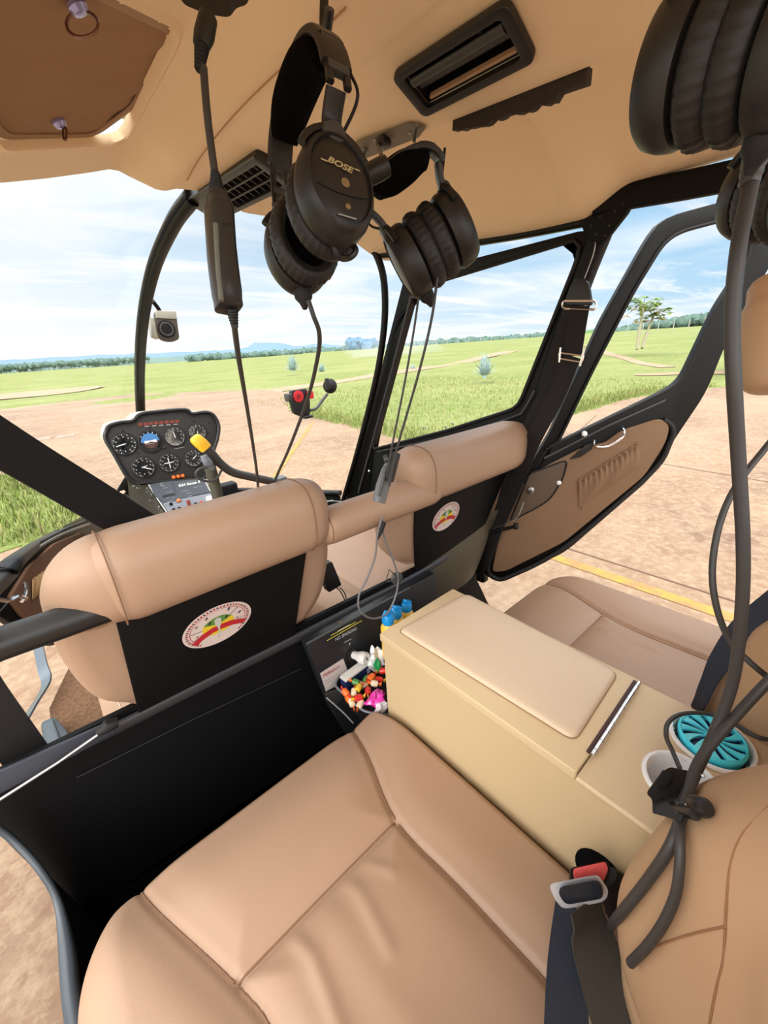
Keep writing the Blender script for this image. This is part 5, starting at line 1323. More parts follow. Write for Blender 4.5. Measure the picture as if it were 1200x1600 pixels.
# ---- panel with placards on the bulkhead, tray with sweets and bottles
def rear_panel():
    y = .745
    pp = lambda px, py, o=0.0: at(px, py, pl=(V((0, y-o, .95)), V((0, 1, -.10)).normalized()))
    q = [pp(478, 1006), pp(585, 948), pp(680, 896), pp(700, 1000), pp(640, 1200), pp(545, 1150), pp(520, 1110)]
    r = root('placard_panel', pp(560, 1120), 'black sloping panel with placards at the middle of the bulkhead', 'panel')
    v, f = prism(q, (0, .03, 0)); pn = obj('panel', v, f, mat('satin_black_panel', rgb(30, 31, 34), .4, spec=.5), r, bevel=.002)
    v, f = tube([pp(479, 1006, .002), pp(560, 962, .002), pp(640, 918, .002)], .0028, 8); obj('top_flange', v, f, mat('grey_flange', rgb(72, 80, 80), .5), r)
    up = pp(520, 985)-pp(530, 1010)
    def tl(s, name, a, b, size, m, **k): textfit(s, name, pp(*a, .002), pp(*b, .002), up, size, m, pn, **k)
    ym = mat('yellow_lettering', rgb(196, 186, 64), .6); wm = mat('white_lettering', rgb(186, 188, 192), .6)
    tl('NO SMOKING', 'lettering', (524, 1002), (557, 984), .013, wm)
    v, f = tube([pp(528, 986, .0012), pp(546, 976, .0012)], .0008, 5); obj('small_line', v, f, wm, pn)
    v, f = tube([pp(511, 1001, .0012), pp(565, 970, .0012)], .0009, 5); obj('yellow_rule', v, f, ym, pn)
    v, f = tube([pp(517, 993, .0012), pp(556, 972, .0012)], .0009, 5); obj('yellow_rule', v, f, ym, pn)
    v, f = tube([pp(538, 1004, .0012), pp(549, 998, .0012)], .0006, 5); obj('small_line', v, f, wm, pn)
    c = pp(545, 1006, .001); v, f = prism([c, c+V((.005, 0, .001)), c+V((.002, 0, -.006))], (0, -.0006, 0)); obj('arrow_mark', v, f, wm, pn, smooth=False)
    v, f = lathe(at(531, 973, y=.735), (0, -1, .1), [(.005, 0), (.0055, .002), (.002, .003)], 14); obj('screw', v, f, steel, r)
    # warning label
    q = [pp(500, 1052, .002), pp(536, 1029, .002), pp(543, 1043, .002), pp(548, 1060, .002), pp(509, 1080, .002)]
    v, f = prism([q[0], q[1], q[3], q[4]], (0, -.0006, 0)); lb = obj('warning_label', v, f, mat('label_white', rgb(196, 184, 180), .5), pn, smooth=False, label='white label reading PERIGO!')
    textfit('PERIGO!', 'lettering', pp(505, 1059, .004), pp(530, 1044, .004), up, .013, mat('label_red', rgb(168, 60, 66), .6), lb)
    for k in range(2): v, f = tube([pp(507, 1065+k*5, .0035), pp(530-k*4, 1052+k*5, .0035)], .0006, 5); obj('text_line', v, f, mark_dim, lb)
    v, f = tube(catmull([pp(515, 1074, .0035), pp(522, 1062, .0035), pp(536, 1055, .0035), pp(542, 1060, .0035)], 4), .0006, 5); obj('sketch_line', v, f, mark_dim, lb)
    # white adaptor plugged into the socket
    a = pp(549, 1022, .0); n = V((.25, -1, .15)).normalized(); v, f = lathe(a, n, [(.016, 0), (.017, .006), (.014, .008)], 20); obj('socket', v, f, blk_plastic, r)
    ad = root('charger_plug', a+n*.008, 'white round charger plugged into the socket on the black panel', 'charger')
    v, f = lathe(a+n*.005, n, [(.010, 0), (.011, .014), (.014, .024), (.0165, .030), (.0165, .044), (.014, .048)], 26); obj('body', v, f, off_white, ad)
    v, f = box(a+n*.0535+V((0, 0, 0)), .004, .0015, .010); obj('port', v, f, grey_pl, ad)
rear_panel()
def tray():
    z = .905
    T = lambda px, py, zz=z: at(px, py, z=zz)
    r = root('sweets_tray', T(590, 1080)-V((0, 0, .06)), 'grey rimmed tray full of sweets between the panel and the console', 'tray')
    a = T(527, 1066); pts = fillet([T(523, 1071), T(532, 1052), T(600, 1010), T(700, 985), T(700, 1130), T(568, 1112), T(545, 1092)], [.012, .012, .02, .01, .01, .02, .02], 5)
    v, f = tube(pts, .0032, 10, closed=True); obj('rim', v, f, mat('grey_tray_rim', rgb(112, 116, 122), .35), r)
    n = len(pts); c = sum(pts, V())/n; g = G(); vv = []
    for s, h_ in ((1, 0), (.95, -.03), (.9, -.055)): vv += [c+(p-c)*s+V((0, 0, h_)) for p in pts]
    ff = [(i*n+k, i*n+(k+1) % n, (i+1)*n+(k+1) % n, (i+1)*n+k) for i in range(2) for k in range(n)]; ff.append(tuple(2*n+k for k in range(n)))
    obj('basket', vv, ff, blk_plastic, r)
    # wire bracket below
    v, f = cable([at(510, 1090, y=.70), at(535, 1112, y=.68), at(552, 1130, y=.66)], .002, 5, 6); obj('wire', v, f, mat('pale_wire', rgb(150, 156, 160), .4), r)
    q = [at(507, 1085, y=.705), at(534, 1076, y=.705), at(537, 1090, y=.705), at(524, 1102, y=.705)]; v, f = prism(q, (0, .004, 0)); obj('bracket', v, f, grey_pl, r)
    # charger / tissue pack standing at the panel side
    A, B = T(536, 1064, .918), T(577, 1033, .918); d = (B-A).normalized(); s = V((-d.y, d.x, 0)); mid = (A+B)/2
    Rm = Matrix((d, s, UZ)).transposed(); pk = root('tissue_box', mid-V((0, 0, .03)), 'navy and white carton standing at the far side of the tray', 'box')
    v, f = box(mid-V((0, 0, .018)), (B-A).length, .024, .042, Rm); obj('carton', v, f, navy, pk, bevel=.002)
    v, f = box(mid+V((0, 0, .005)), (B-A).length*1.01, .025, .006, Rm); obj('top_panel', v, f, off_white, pk, bevel=.001)
    v, f = box(mid+d*(B-A).length*.33-s*.0125-V((0, 0, .014)), .010, .001, .016, Rm); obj('print_block', v, f, mat('pale_lilac', rgb(170, 170, 200), .5), pk)
    # white sachet bag
    rnd = random.Random(8)
    def crumple(c, sx, sy, sz, m, name, label, cat, seed, grp=None, parent=None):
        v, f = blob(c, 1, 1, seed, 16, 12); cc = V(c); vv = []
        rn = random.Random(seed)
        for p in v: q = p-cc; k = 1+rn.uniform(-.13, .13); vv.append(cc+V((q.x*sx*k, q.y*sy*k, q.z*sz*k)))
        return obj(name, vv, f, m, parent, label=label, cat=cat, group=grp, angle=25)
    crumple(T(588, 1030, .935), .022, .018, .032, white_p, 'plastic_bag', 'crumpled white plastic bag at the far side of the tray', 'bag', 3)
    q = [T(582, 1025, .925), T(598, 1024, .925), T(598, 1055, .925), T(585, 1050, .925)]
    crumple(T(590, 1040, .930), .009, .009, .018, mat('green_wrap', rgb(36, 140, 80), .35), 'candy_wrapper', 'green wrapper standing beside the white bag', 'wrapper', 5)
    cm = [mat('cream_wrap', rgb(226, 206, 178), .35), mat('orange_wrap', rgb(232, 110, 44), .35), mat('red_wrap', rgb(206, 44, 42), .35), mat('yellow_wrap', rgb(224, 180, 50), .35), mat('green_sweet_wrap', rgb(70, 130, 60), .35)]
    names = ['cream', 'orange', 'red', 'yellow', 'green']
    spots = [(545, 1092, 1), (553, 1082, 0), (560, 1075, 3), (568, 1070, 0), (575, 1080, 2), (560, 1090, 2), (550, 1098, 0), (572, 1062, 4), (580, 1058, 1), (592, 1062, 2), (598, 1048, 2), (540, 1082, 1), (563, 1100, 0), (585, 1068, 0), (556, 1066, 4)]
    seen = {}
    where = ['at the near corner of the tray', 'on the near side of the heap', 'at the foot of the navy carton', 'on top of the heap', 'beside the pink wrapper', 'just in front of the pink wrapper', 'lowest by the grey rim', 'behind the heap next to the carton', 'under the green wrapper', 'against the console side', 'highest against the console', 'next to the carton end', 'half under the pink wrapper', 'behind the pink wrapper', 'leaning on the navy carton']
    for k, (px, py, ci) in enumerate(spots):
        c = T(px, py, .912+.006*(k % 3)); rr = root('wrapped_sweet', c-V((0, 0, .006)), '%s wrapped sweet %s' % (names[ci], where[k]), 'sweet', 'wrapped sweets in the tray')
        a = rnd.uniform(0, 2*PI); d = V((math.cos(a), math.sin(a), rnd.uniform(-.2, .4))).normalized()
        v, f = tube([c-d*.010, c-d*.008, c, c+d*.008, c+d*.010], [.003, .0075, .0085, .0075, .003], 10); obj('sweet', v, f, cm[ci], rr)
        for s_ in (-1, 1): v, f = tube([c+d*.009*s_, c+d*.013*s_, c+d*.018*s_], [.002, .004, .008], 7, ry=[.002, .0015, .001]); obj('wrapper_twist', v, f, cm[(ci+1) % 4], rr)
    pk2 = mat('pink_foil', rgb(226, 62, 170), .25, coat=.5)
    crumple(T(588, 1092, .925), .024, .018, .014, pk2, 'candy_wrapper', 'shiny pink foil wrapper nearest the rear seat cushion', 'wrapper', 12)
    crumple(T(595, 1106, .922), .018, .010, .012, mat('white_foil', rgb(228, 222, 232), .3, coat=.4), 'candy_wrapper', 'white and lilac wrapper between the pink foil and the cushion', 'wrapper', 14)
tray()
def bottles():
    cap = mat('bright_blue_cap', rgb(28, 150, 224), .25, spec=.6); bod = mat('yellow_bottle', rgb(240, 196, 74), .3)
    for k, (px, py, y, lab) in enumerate(((606, 966, .66, 'yellow squeeze bottle with a blue cap, leftmost beside the console'), (619, 957, .70, 'yellow squeeze bottle with a blue cap in the middle of the three'), (635, 947, .73, 'yellow squeeze bottle with a blue cap, rightmost of the three behind the console'))):
        c = at(px, py, y=y); r = root('squeeze_bottle', c-V((0, 0, .12)), lab, 'bottle', 'blue capped bottles behind the console')
        v, f = lathe(c-V((0, 0, .12)), UZ, [(.018, 0), (.020, .01), (.020, .095), (.014, .106)], 20); obj('body', v, f, bod, r)
        v, f = lathe(c-V((0, 0, .015)), UZ, [(.014, 0), (.0160, .010), (.0155, .020), (.0125, .027), (.008, .029)], 20); obj('cap', v, f, cap, r)
        v, f = box(c+V((.003, -.002, .016)), .026, .014, .007, Matrix.Rotation(.5, 3, 'Y')); obj('flip_spout', v, f, cap, r, bevel=.002)
bottles()
# foil packet deep between console and panel
# ---- rear left belt and buckle
def rear_belt():
    r = root('seat_belt', at(920, 1390, y=.10), 'black lap belt with a chrome and black buckle on the left rear cushion', 'seat belt')
    P = lambda px, py, d: at(px, py, d=d)
    D = .52
    # red push button in its black shroud
    q = fillet([P(890, 1356, D), P(948, 1343, D), P(956, 1358, D), P(942, 1390, D), P(900, 1392, D), P(893, 1380, D)], .006, 4); n = V((-.3, .2, .9)).normalized()
    v, f = prism([p+V((0, 0, -.02)) for p in q], (0, 0, .02)); obj('buckle_shroud', v, f, blk_plastic, r, bevel=.003)
    q = fillet([P(895, 1360, D-.002), P(945, 1349, D-.002), P(950, 1360, D-.002), P(941, 1382, D-.002), P(900, 1386, D-.002)], .003, 3); v, f = prism([p+V((0, 0, -.002)) for p in q], (0, 0, .006)); obj('release_button', v, f, coral, r, bevel=.0012)
    # tongue slider: chrome body with black face
    q = fillet([P(863, 1390, D-.02), P(872, 1412, D-.02), P(880, 1421, D-.02), P(946, 1409, D-.02), P(952, 1392, D-.02), P(943, 1378, D-.02), P(938, 1374, D-.02), P(874, 1386, D-.02)], .010, 5)
    v, f = prism(q, (-.003, .004, .008)); ch = obj('tongue_frame', v, f, mat('bright_metal', rgb(226, 226, 232), .3, metal=.35), r, bevel=.003)
    q = fillet([P(876, 1390, D-.03), P(884, 1387, D-.03), P(937, 1377, D-.03), P(941, 1384, D-.03), P(941, 1401, D-.03), P(884, 1411, D-.03), P(874, 1400, D-.03)], .006, 4)
    v, f = padloft([p+V((.001, -.001, -.004)) for p in q], V((-.3, .3, .9)), .010); obj('tongue_cover', v, f, mat('blue_black_plastic', rgb(34, 40, 50), .35), r)
    # webbings
    v, f = ribbon([P(915, 1412, .50), P(925, 1460, .49), P(950, 1540, .46), P(985, 1640, .42)], V((1, .1, .12)), .060, .002, 8); obj('lap_webbing', v, f, belt_grey, r)
    v, f = ribbon([P(897, 1418, .53), P(890, 1480, .495), P(886, 1540, .465), P(884, 1650, .42)], V((.75, -.66, -.06)), .044, .002, 8); obj('tail_webbing', v, f, belt_blue, r)
    # dark stalk going into the recess
    v, f = tube([P(945, 1370, .54), P(965, 1385, .55), P(972, 1440, .56)], [.018, .022, .020], 14, ry=[.010, .012, .012]); obj('buckle_stalk', v, f, blk_rubber, r)
rear_belt()
# belt of the right rear seat
def right_belt():
    r = root('seat_belt', at(1150, 1000, x=.35), 'dark blue-grey belt webbing lying over the right rear backrest edge', 'seat belt')
    v, f = ribbon([at(1225, 930, d=.60), at(1160, 985, d=.62), at(1120, 1040, d=.64), at(1098, 1085, d=.66), at(1085, 1115, d=.68)], V((.6, .3, .8)), .034, .002, 8); obj('webbing', v, f, belt_blue, r)
right_belt()
# ================================================================== INSTRUMENTS
def zp(X, Y): return (130+X/5, 620+Y/5)
PP0 = at(250, 700, y=2.0); PNN = V((0.0, -1, .12)).normalized()
def pi_(X, Y, o=0.0): return at(*zp(X, Y), pl=(PP0+PNN*o, PNN))
def instrument_pod():
    r = root('instrument_panel', PP0-V((0, 0, .35)), 'instrument pod with seven round dials beside the yellow-tipped control stick', 'instrument panel')
    raw = [(180, 262), (205, 225), (290, 200), (385, 188), (440, 138), (560, 118), (790, 100), (845, 130), (960, 120), (1020, 150), (1056, 230), (1045, 330), (1012, 430), (985, 540), (950, 630), (800, 650), (500, 668), (430, 678), (375, 655), (325, 598), (235, 440), (172, 330)]
    face = catmull([pi_(*p) for p in raw], 4, closed=True)
    c = sum(face, V())/len(face)
    v, f = prism(face, (0, .008, 0)); fc = obj('pod_face', v, f, pod_black, r, bevel=.001)
    # glareshield lip and cream shell
    v, f = tube([c+(p-c)*1.0+PNN*.006 for p in face], .008, 8, closed=True); obj('glare_lip', v, f, blk_plastic, r)
    n = len(face); vv = []
    for s, dpt in ((.985, .002), (1.0, .03), (1.0, .12), (.95, .19), (.7, .23)): vv += [c+(p-c)*s+V((0, dpt, -.02*dpt)) for p in face]
    ff = [(i*n+k, i*n+(k+1) % n, (i+1)*n+(k+1) % n, (i+1)*n+k) for i in range(4) for k in range(n)]; ff.append(tuple(4*n+k for k in range(n)))
    obj('pod_shell', vv, ff, cream, r)
    X = (pi_(700, 400)-pi_(600, 410)).normalized(); Z = X.cross(PNN)*-1
    X = V((1, 0, 0)); Z = PNN.cross(X)
    if Z.z < 0: Z = -Z
    def gauge(px, py, rp, kind, lab):
        o = pi_(px, py); R_ = rp/5*1.72/640
        g = G(); g.add(*lathe(o+PNN*.001, PNN, [(R_*1.1, 0), (R_*1.08, .004), (R_*.98, .005), (R_*.96, .002)], 40)[:2]); b = g.make('dial', blk_plastic, fc, label=lab)
        def P(a, rr, h=.003): a = math.radians(a); return o+X*(math.sin(a)*rr*R_)+Z*(math.cos(a)*rr*R_)+PNN*h
        fm = dial_grey if kind == 'grey' else dial
        g = G(); g.add([P(i*9, .95, .0030) for i in range(40)], [tuple(range(40))], 0)
        if kind == 'horizon':
            g.add([P(-90+i*9, .80, .0036) for i in range(21)], [tuple(range(21))], 1); g.add([P(90+i*9, .66, .0036) for i in range(21)], [tuple(range(21))], 2)
            g.add([P(-105, .55, .0042), P(-75, .55, .0042), P(0, .10, .0042), P(75, .55, .0042), P(105, .55, .0042), P(0, 0, .0042)], [(0, 1, 2, 3, 4, 5)], 3)
            for k in range(5): a0 = -50+25*k; g.add([P(a0-2, .82, .0042), P(a0+2, .82, .0042), P(a0+2, .94, .0042), P(a0-2, .94, .0042)], [(0, 1, 2, 3)], 3)
            for k in range(3): w_ = .34-.1*k; zz = -.2-.18*k; g.add([o+X*(w_*s_*R_)+Z*((zz+q)*R_)+PNN*.0036 for s_, q in ((-1, 0), (1, 0), (1, .04), (-1, .04))], [(0, 1, 2, 3)], 3)
        else:
            nt = 36 if kind != 'hsi' else 36
            for k in range(nt):
                a0 = 360*k/nt; L_ = .80 if k % 3 == 0 else .87; w_ = 1.6 if k % 3 == 0 else .8
                if kind in ('grey', 'dark') and 165 < a0 < 195 and kind == 'dark': continue
                g.add([P(a0-w_, L_, .0038), P(a0+w_, L_, .0038), P(a0+w_, .93, .0038), P(a0-w_, .93, .0038)], [(0, 1, 2, 3)], 3)
            for k in range(10):
                a0 = 36*k+8; g.add([P(a0-6, .60, .0038), P(a0+5, .62, .0038), P(a0+4, .73, .0038), P(a0-5, .71, .0038)], [(0, 1, 2, 3)], 4)
            if kind == 'hsi':
                for (a0, a1, L_) in ((0, 180, .55), (90, 270, .5)):
                    for s_ in (a0, a1): g.add([P(s_-60, .05, .0042), P(s_-5, L_, .0042), P(s_+5, L_, .0042), P(s_+60, .05, .0042)], [(0, 1, 2, 3)], 3)
        g.make('dial_face', [fm, blue_sky_dial, brown_dial, mark, mark_dim], b, smooth=False)
        if kind in ('dark', 'grey'):
            for a0, L_ in (NEED.get((px, py)) or ((250, .7),)):
                q = [P(a0-90, .05, .0045), P(a0-3, L_*.8, .0045), P(a0, L_, .0045), P(a0+3, L_*.8, .0045), P(a0+90, .05, .0045), P(a0+180, .2, .0045)]
                v, f = prism(q, PNN*.0008); obj('needle', v, f, mark, b, smooth=False)
    NEED = {(320, 370): ((262, .7),), (715, 310): ((355, .6),), (890, 280): ((10, .3),), (470, 550): ((120, .75), (75, .45)), (860, 480): ((55, .6),)}
    gauge(320, 370, 84, 'dark', 'dark airspeed dial with a white needle'); gauge(525, 350, 84, 'horizon', 'dial with a blue upper half'); gauge(715, 310, 78, 'grey', 'grey dial with a short white needle')
    gauge(890, 280, 72, 'grey', 'plain grey dial behind the yellow grip'); gauge(470, 550, 82, 'dark', 'dark dial with two white needles'); gauge(670, 515, 76, 'hsi', 'dark dial with a white cross'); gauge(860, 480, 70, 'grey', 'grey dial at lower right of the pod')
    for k in range(8):
        x0 = 430+k*41; y0 = 205-k*3.5; v, f = prism([pi_(x0, y0, .001), pi_(x0+32, y0-3, .001), pi_(x0+33, y0+20, .001), pi_(x0+1, y0+23, .001)], PNN*.001); obj('annunciator_light', v, f, anno, fc, smooth=False)
    for k in range(5): v, f = prism([pi_(480+k*56, 228-k*4, .001), pi_(515+k*56, 225-k*4, .001), pi_(515+k*56, 233-k*4, .001), pi_(480+k*56, 236-k*4, .001)], PNN*.0006); obj('small_placard', v, f, mark_dim, fc, smooth=False)
    v, f = lathe(pi_(628, 398), PNN, [(.006, 0), (.006, .010), (.004, .012)], 16); obj('adjust_knob', v, f, blk_plastic, fc)
    for (a, b) in ((310, 268), (520, 245), (700, 215), (865, 190), (430, 445), (985, 205)): v, f = lathe(pi_(a, b), PNN, [(.004, 0), (.003, .0015)], 10); obj('screw', v, f, blk, fc)
    v, f = tube([pi_(708, 408, .001), pi_(790, 393, .001)], .0012, 5); obj('text_strip', v, f, mark_dim, fc)
    for k, (a, b) in enumerate(((706, 628), (742, 622), (776, 617))): v, f = lathe(pi_(a, b, .002), PNN, [(.008, 0), (.0085, .004), (.006, .009), (.002, .010)], 18); obj('orange_knob', v, f, orange_k, fc)
instrument_pod()
def radio_console():
    A = pi_(500, 676, -.004); N_ = V((0, -.62, .78)).normalized()
    def q_(X, Y, o=0.0): return at(*zp(X, Y), pl=(A+N_*o, N_))
    r = root('radio_console', q_(760, 800)-V((0, 0, .25)), 'sloping radio and switch console below the instrument pod', 'console')
    face = [q_(498, 660), q_(950, 630), q_(1085, 900), q_(1130, 1020), q_(730, 1060), q_(690, 955)]
    v, f = prism(face, V((0, .02, -.30))); body = obj('console_body', v, f, mat('black_console_wet', rgb(28, 26, 25), .35, spec=.5), r, bevel=.003)
    v, f = prism([p+N_*.002 for p in [q_(512, 672), q_(942, 648), q_(1030, 830), q_(1090, 960), q_(725, 1020), q_(676, 940)]], N_*.003); fc = obj('switch_panel', v, f, mat('blue_grey_panel', rgb(58, 66, 82), .4, spec=.5), r, bevel=.001)
    def quad(name, pts, m, o=.006, th=.002, par=None): v, f = prism([q_(*p, o) for p in pts], N_*th); return obj(name, v, f, m, par or fc, smooth=False)
    quad('radio', [(512, 676), (690, 662), (735, 800), (640, 830), (560, 780)], mat('radio_face', rgb(34, 42, 54), .4)); quad('radio', [(700, 662), (925, 648), (990, 745), (745, 800)], mat('radio_face', rgb(34, 42, 54), .4))
    quad('grey_plate', [(760, 800), (1000, 752), (1045, 850), (790, 905)], mat('light_panel_grey', rgb(104, 108, 120), .4)); quad('grey_plate', [(640, 832), (765, 806), (800, 905), (680, 938)], mat('light_panel_grey', rgb(104, 108, 120), .4))
    v, f = tube([q_(502, 668, .004), q_(560, 768, .004), q_(690, 958, .004)], .0022, 8); obj('edge_line', v, f, mark, fc); v, f = tube([q_(945, 645, .004), q_(1010, 770, .004)], .0018, 8); obj('edge_line', v, f, mark, fc)
    v, f = tube([q_(632, 838, .009), q_(655, 828, .009), q_(690, 832, .009), q_(720, 850, .009), q_(770, 836, .009)], .0008, 5); obj('panel_outline', v, f, mark, fc)
    v, f = tube([q_(632, 838, .009), q_(688, 930, .009), q_(760, 910, .009)], .0008, 5); obj('panel_outline', v, f, mark, fc)
    up = q_(800, 690)-q_(806, 710)
    textfit('R44 Raven II', 'lettering', q_(748, 706, .0095), q_(910, 672, .0095), up, .020, mark, fc, shear=.2, bold=.02)
    for (a, b, c, d) in ((755, 680, 790, 673), (830, 665, 880, 656), (770, 740, 830, 730), (862, 712, 925, 700), (808, 755, 850, 748), (600, 690, 640, 700), (620, 716, 662, 710), (600, 682, 625, 678), (650, 750, 695, 740), (655, 795, 670, 792), (700, 790, 712, 787), (812, 782, 850, 774), (660, 822, 715, 806), (700, 928, 752, 912)):
        v, f = tube([q_(a, b, .0085), q_(c, d, .0085)], .0012, 5); obj('label_line', v, f, mark_dim, fc)
    quad('card_slot', [(618, 772), (715, 752), (722, 764), (624, 786)], blk, .0085, .001); quad('display_window', [(838, 846), (838, 846), (838, 846)], blk) if False else None
    def knob(X, Y, R_, h, m, nm='knob'): v, f = lathe(q_(X, Y, .006), N_, [(R_, 0), (R_, h*.7), (R_*.8, h), (R_*.2, h)], 18); obj(nm, v, f, m, fc)
    knob(745, 815, .009, .010, orange_k, 'orange_knob'); knob(990, 805, .018, .014, off_white, 'white_knob')
    for (X, Y, m) in ((686, 838, blk), (708, 882, blk), (752, 872, blk), (880, 838, blk), (922, 826, redm)):
        v, f = box(q_(X, Y, .011), .011, .009, .012); obj('rocker_switch', v, f, m, fc, bevel=.001)
    v, f = box(q_(832, 856, .022), .014, .012, .055, Matrix.Rotation(-.2, 3, 'X')); obj('red_guard_switch', v, f, mat('oxide_red', rgb(132, 54, 44), .5), fc, bevel=.002)
    # left cheek of the console with water specks
    ck = [pi_(345, 640, -.02), pi_(480, 680, -.005), q_(500, 668), q_(690, 955), q_(730, 1060), q_(730, 1060)+V((-.03, 0, -.2)), q_(400, 760)+V((-.06, 0, -.22))]
    v, f = prism(ck[:5]+[at(*zp(560, 1000), y=1.72), at(*zp(360, 800), y=1.85)], (.02, .03, -.01)); cheek = obj('console_cheek', v, f, mat('olive_black_sheet', rgb(62, 58, 46), .35, spec=.6), r)
    rnd = random.Random(11); g = G()
    for i in range(46):
        t, s_ = rnd.random(), rnd.random()
        a = q_(505+185*t, 690+265*t); b = at(*zp(380+160*t, 690+260*t), y=1.95-.15*t); p = a.lerp(b, s_*.8+.1)+V((-.004, -.004, .003)); rr = rnd.uniform(.001, .003)
        g.add(*blob(p, rr, .6, i, 6, 4))
    g.make('water_specks', mat('water_speck', rgb(200, 200, 190), .2, spec=.8), cheek, kind='stuff')
    v, f = prism([at(*zp(330, 625), y=2.05), at(*zp(265, 730), y=1.95), at(*zp(340, 790), y=1.95), at(*zp(400, 700), y=2.03)], (0, .01, 0)); obj('side_bracket', v, f, blk, r)
    v, f = tube(catmull([at(*zp(290, 742), y=1.92), at(*zp(305, 755), y=1.92), at(*zp(325, 735), y=1.92)], 5), .006, 8); obj('reflector', v, f, mat('pale_orange', rgb(240, 190, 160), .4), r)
radio_console()
def cyclic():
    Y = 1.45; a_ = lambda px, py, dy=0: at(px, py, y=Y+dy)
    r = root('control_stick', a_(350, 800)-V((0, 0, .5)), 'teetering control stick with a grey bar and yellow grip end in front of the dials', 'control stick')
    v, f = tube(catmull([a_(326, 722), a_(334, 752), a_(342, 785), a_(352, 840), a_(362, 900)], 5), .0195, 18); obj('post', v, f, mat('olive_grey_tube', rgb(74, 72, 62), .5), r)
    path = catmull([a_(319, 698), a_(330, 709), a_(345, 725), a_(364, 738), a_(392, 745), a_(424, 752)], 6); n = len(path)
    v, f = tube(path, [.019-.004*min(1, i/12) for i in range(n)], 18); obj('cross_bar', v, f, mat('dark_grip', rgb(58, 54, 50), .5), r)
    v, f = tube([a_(303, 683), a_(305, 685), a_(313, 692), a_(321, 700)], [.014, .019, .021, .020], 14, ex=4); obj('yellow_grip', v, f, yellow, r)
    v, f = tube(catmull([a_(318, 712, -.03), a_(321, 718, -.03), a_(328, 726, -.02), a_(332, 733, -.01)], 4), [.012]*4+[.014]*4+[.010]*4+[.009], 12); obj('trigger_block', v, f, mat('blue_grey_block', rgb(128, 136, 146), .35), r)
    v, f = tube(catmull([a_(325, 730, -.04), a_(312, 733, -.04), a_(306, 740, -.04), a_(311, 748, -.04), a_(325, 752, -.04), a_(338, 748, -.04), a_(346, 735, -.02)], 6), .0042, 8); obj('ring', v, f, grey_pl, r)
    v, f = box(a_(436, 752), .055, .04, .035); obj('end_block', v, f, mat('grey_block', rgb(96, 100, 104), .4), r, bevel=.006)
cyclic()
def lower_right():
    # pedals and dark parts beyond the seat, low in the nose
    g = G(); g.add(*box(at(355, 770, y=2.0), .10, .06, .10)); g.make('pedal_box', blk, label='small black box on the nose floor right of the control stick', cat='box', bevel=.01)
    v, f = cable([at(480, 775, y=1.60), at(505, 786, y=1.58), at(520, 782, y=1.60)], .005, 6, 8); obj('grab_handle', v, f, chrome, label='chrome inner handle low on the right side beyond the seats', cat='handle')
    v, f = tube([at(500, 782, y=1.6), at(560, 785, y=1.45)], .002, 6); obj('control_rod', v, f, steel, label='thin steel rod between the rim and the front right door', cat='rod')
lower_right()
def thermometer():
    a_ = lambda px, py, dy=0: at(px, py, y=1.95+dy)
    r = root('thermometer', a_(258, 510), 'small outside air thermometer with a dark dial clipped to the centre bow', 'thermometer')
    q = fillet([a_(241, 486), a_(275, 487), a_(281, 530), a_(268, 535), a_(252, 532), a_(243, 520)], .014, 4); v, f = prism(q, (0, .02, 0)); obj('case', v, f, mat('brown_grey_case', rgb(78, 68, 60), .45), r, bevel=.003)
    v, f = prism([a_(243, 485, -.004), a_(275, 486, -.004), a_(277, 499, -.004), a_(244, 497, -.004)], (0, .03, 0)); obj('top_cap', v, f, silver, r, bevel=.002)
    v, f = prism([a_(233, 495), a_(241, 497), a_(248, 530), a_(240, 526)], (0, .05, 0)); obj('side_cap', v, f, silver, r, bevel=.002)
    o = a_(260, 514, -.003); n = V((0, -1, 0)); v, f = lathe(o, n, [(.033, 0), (.033, .003), (.028, .004), (.028, .002)], 28); d = obj('dial', v, f, blk, r)
    g = G()
    for k in range(24):
        t = 2*PI*k/24; p = lambda rr, w_: o+V((math.cos(t+w_)*rr, -.0045, math.sin(t+w_)*rr)); g.add([p(.021, -.05), p(.021, .05), p(.026, .04), p(.026, -.04)], [(0, 1, 2, 3)])
    g.make('dial_marks', mark_dim, d, smooth=False)
    v, f = tube([at(238, 470, y=1.93), at(246, 480, y=1.95), at(252, 490, y=1.96)], .008, 10); obj('stem', v, f, blk_frame, r)
thermometer()
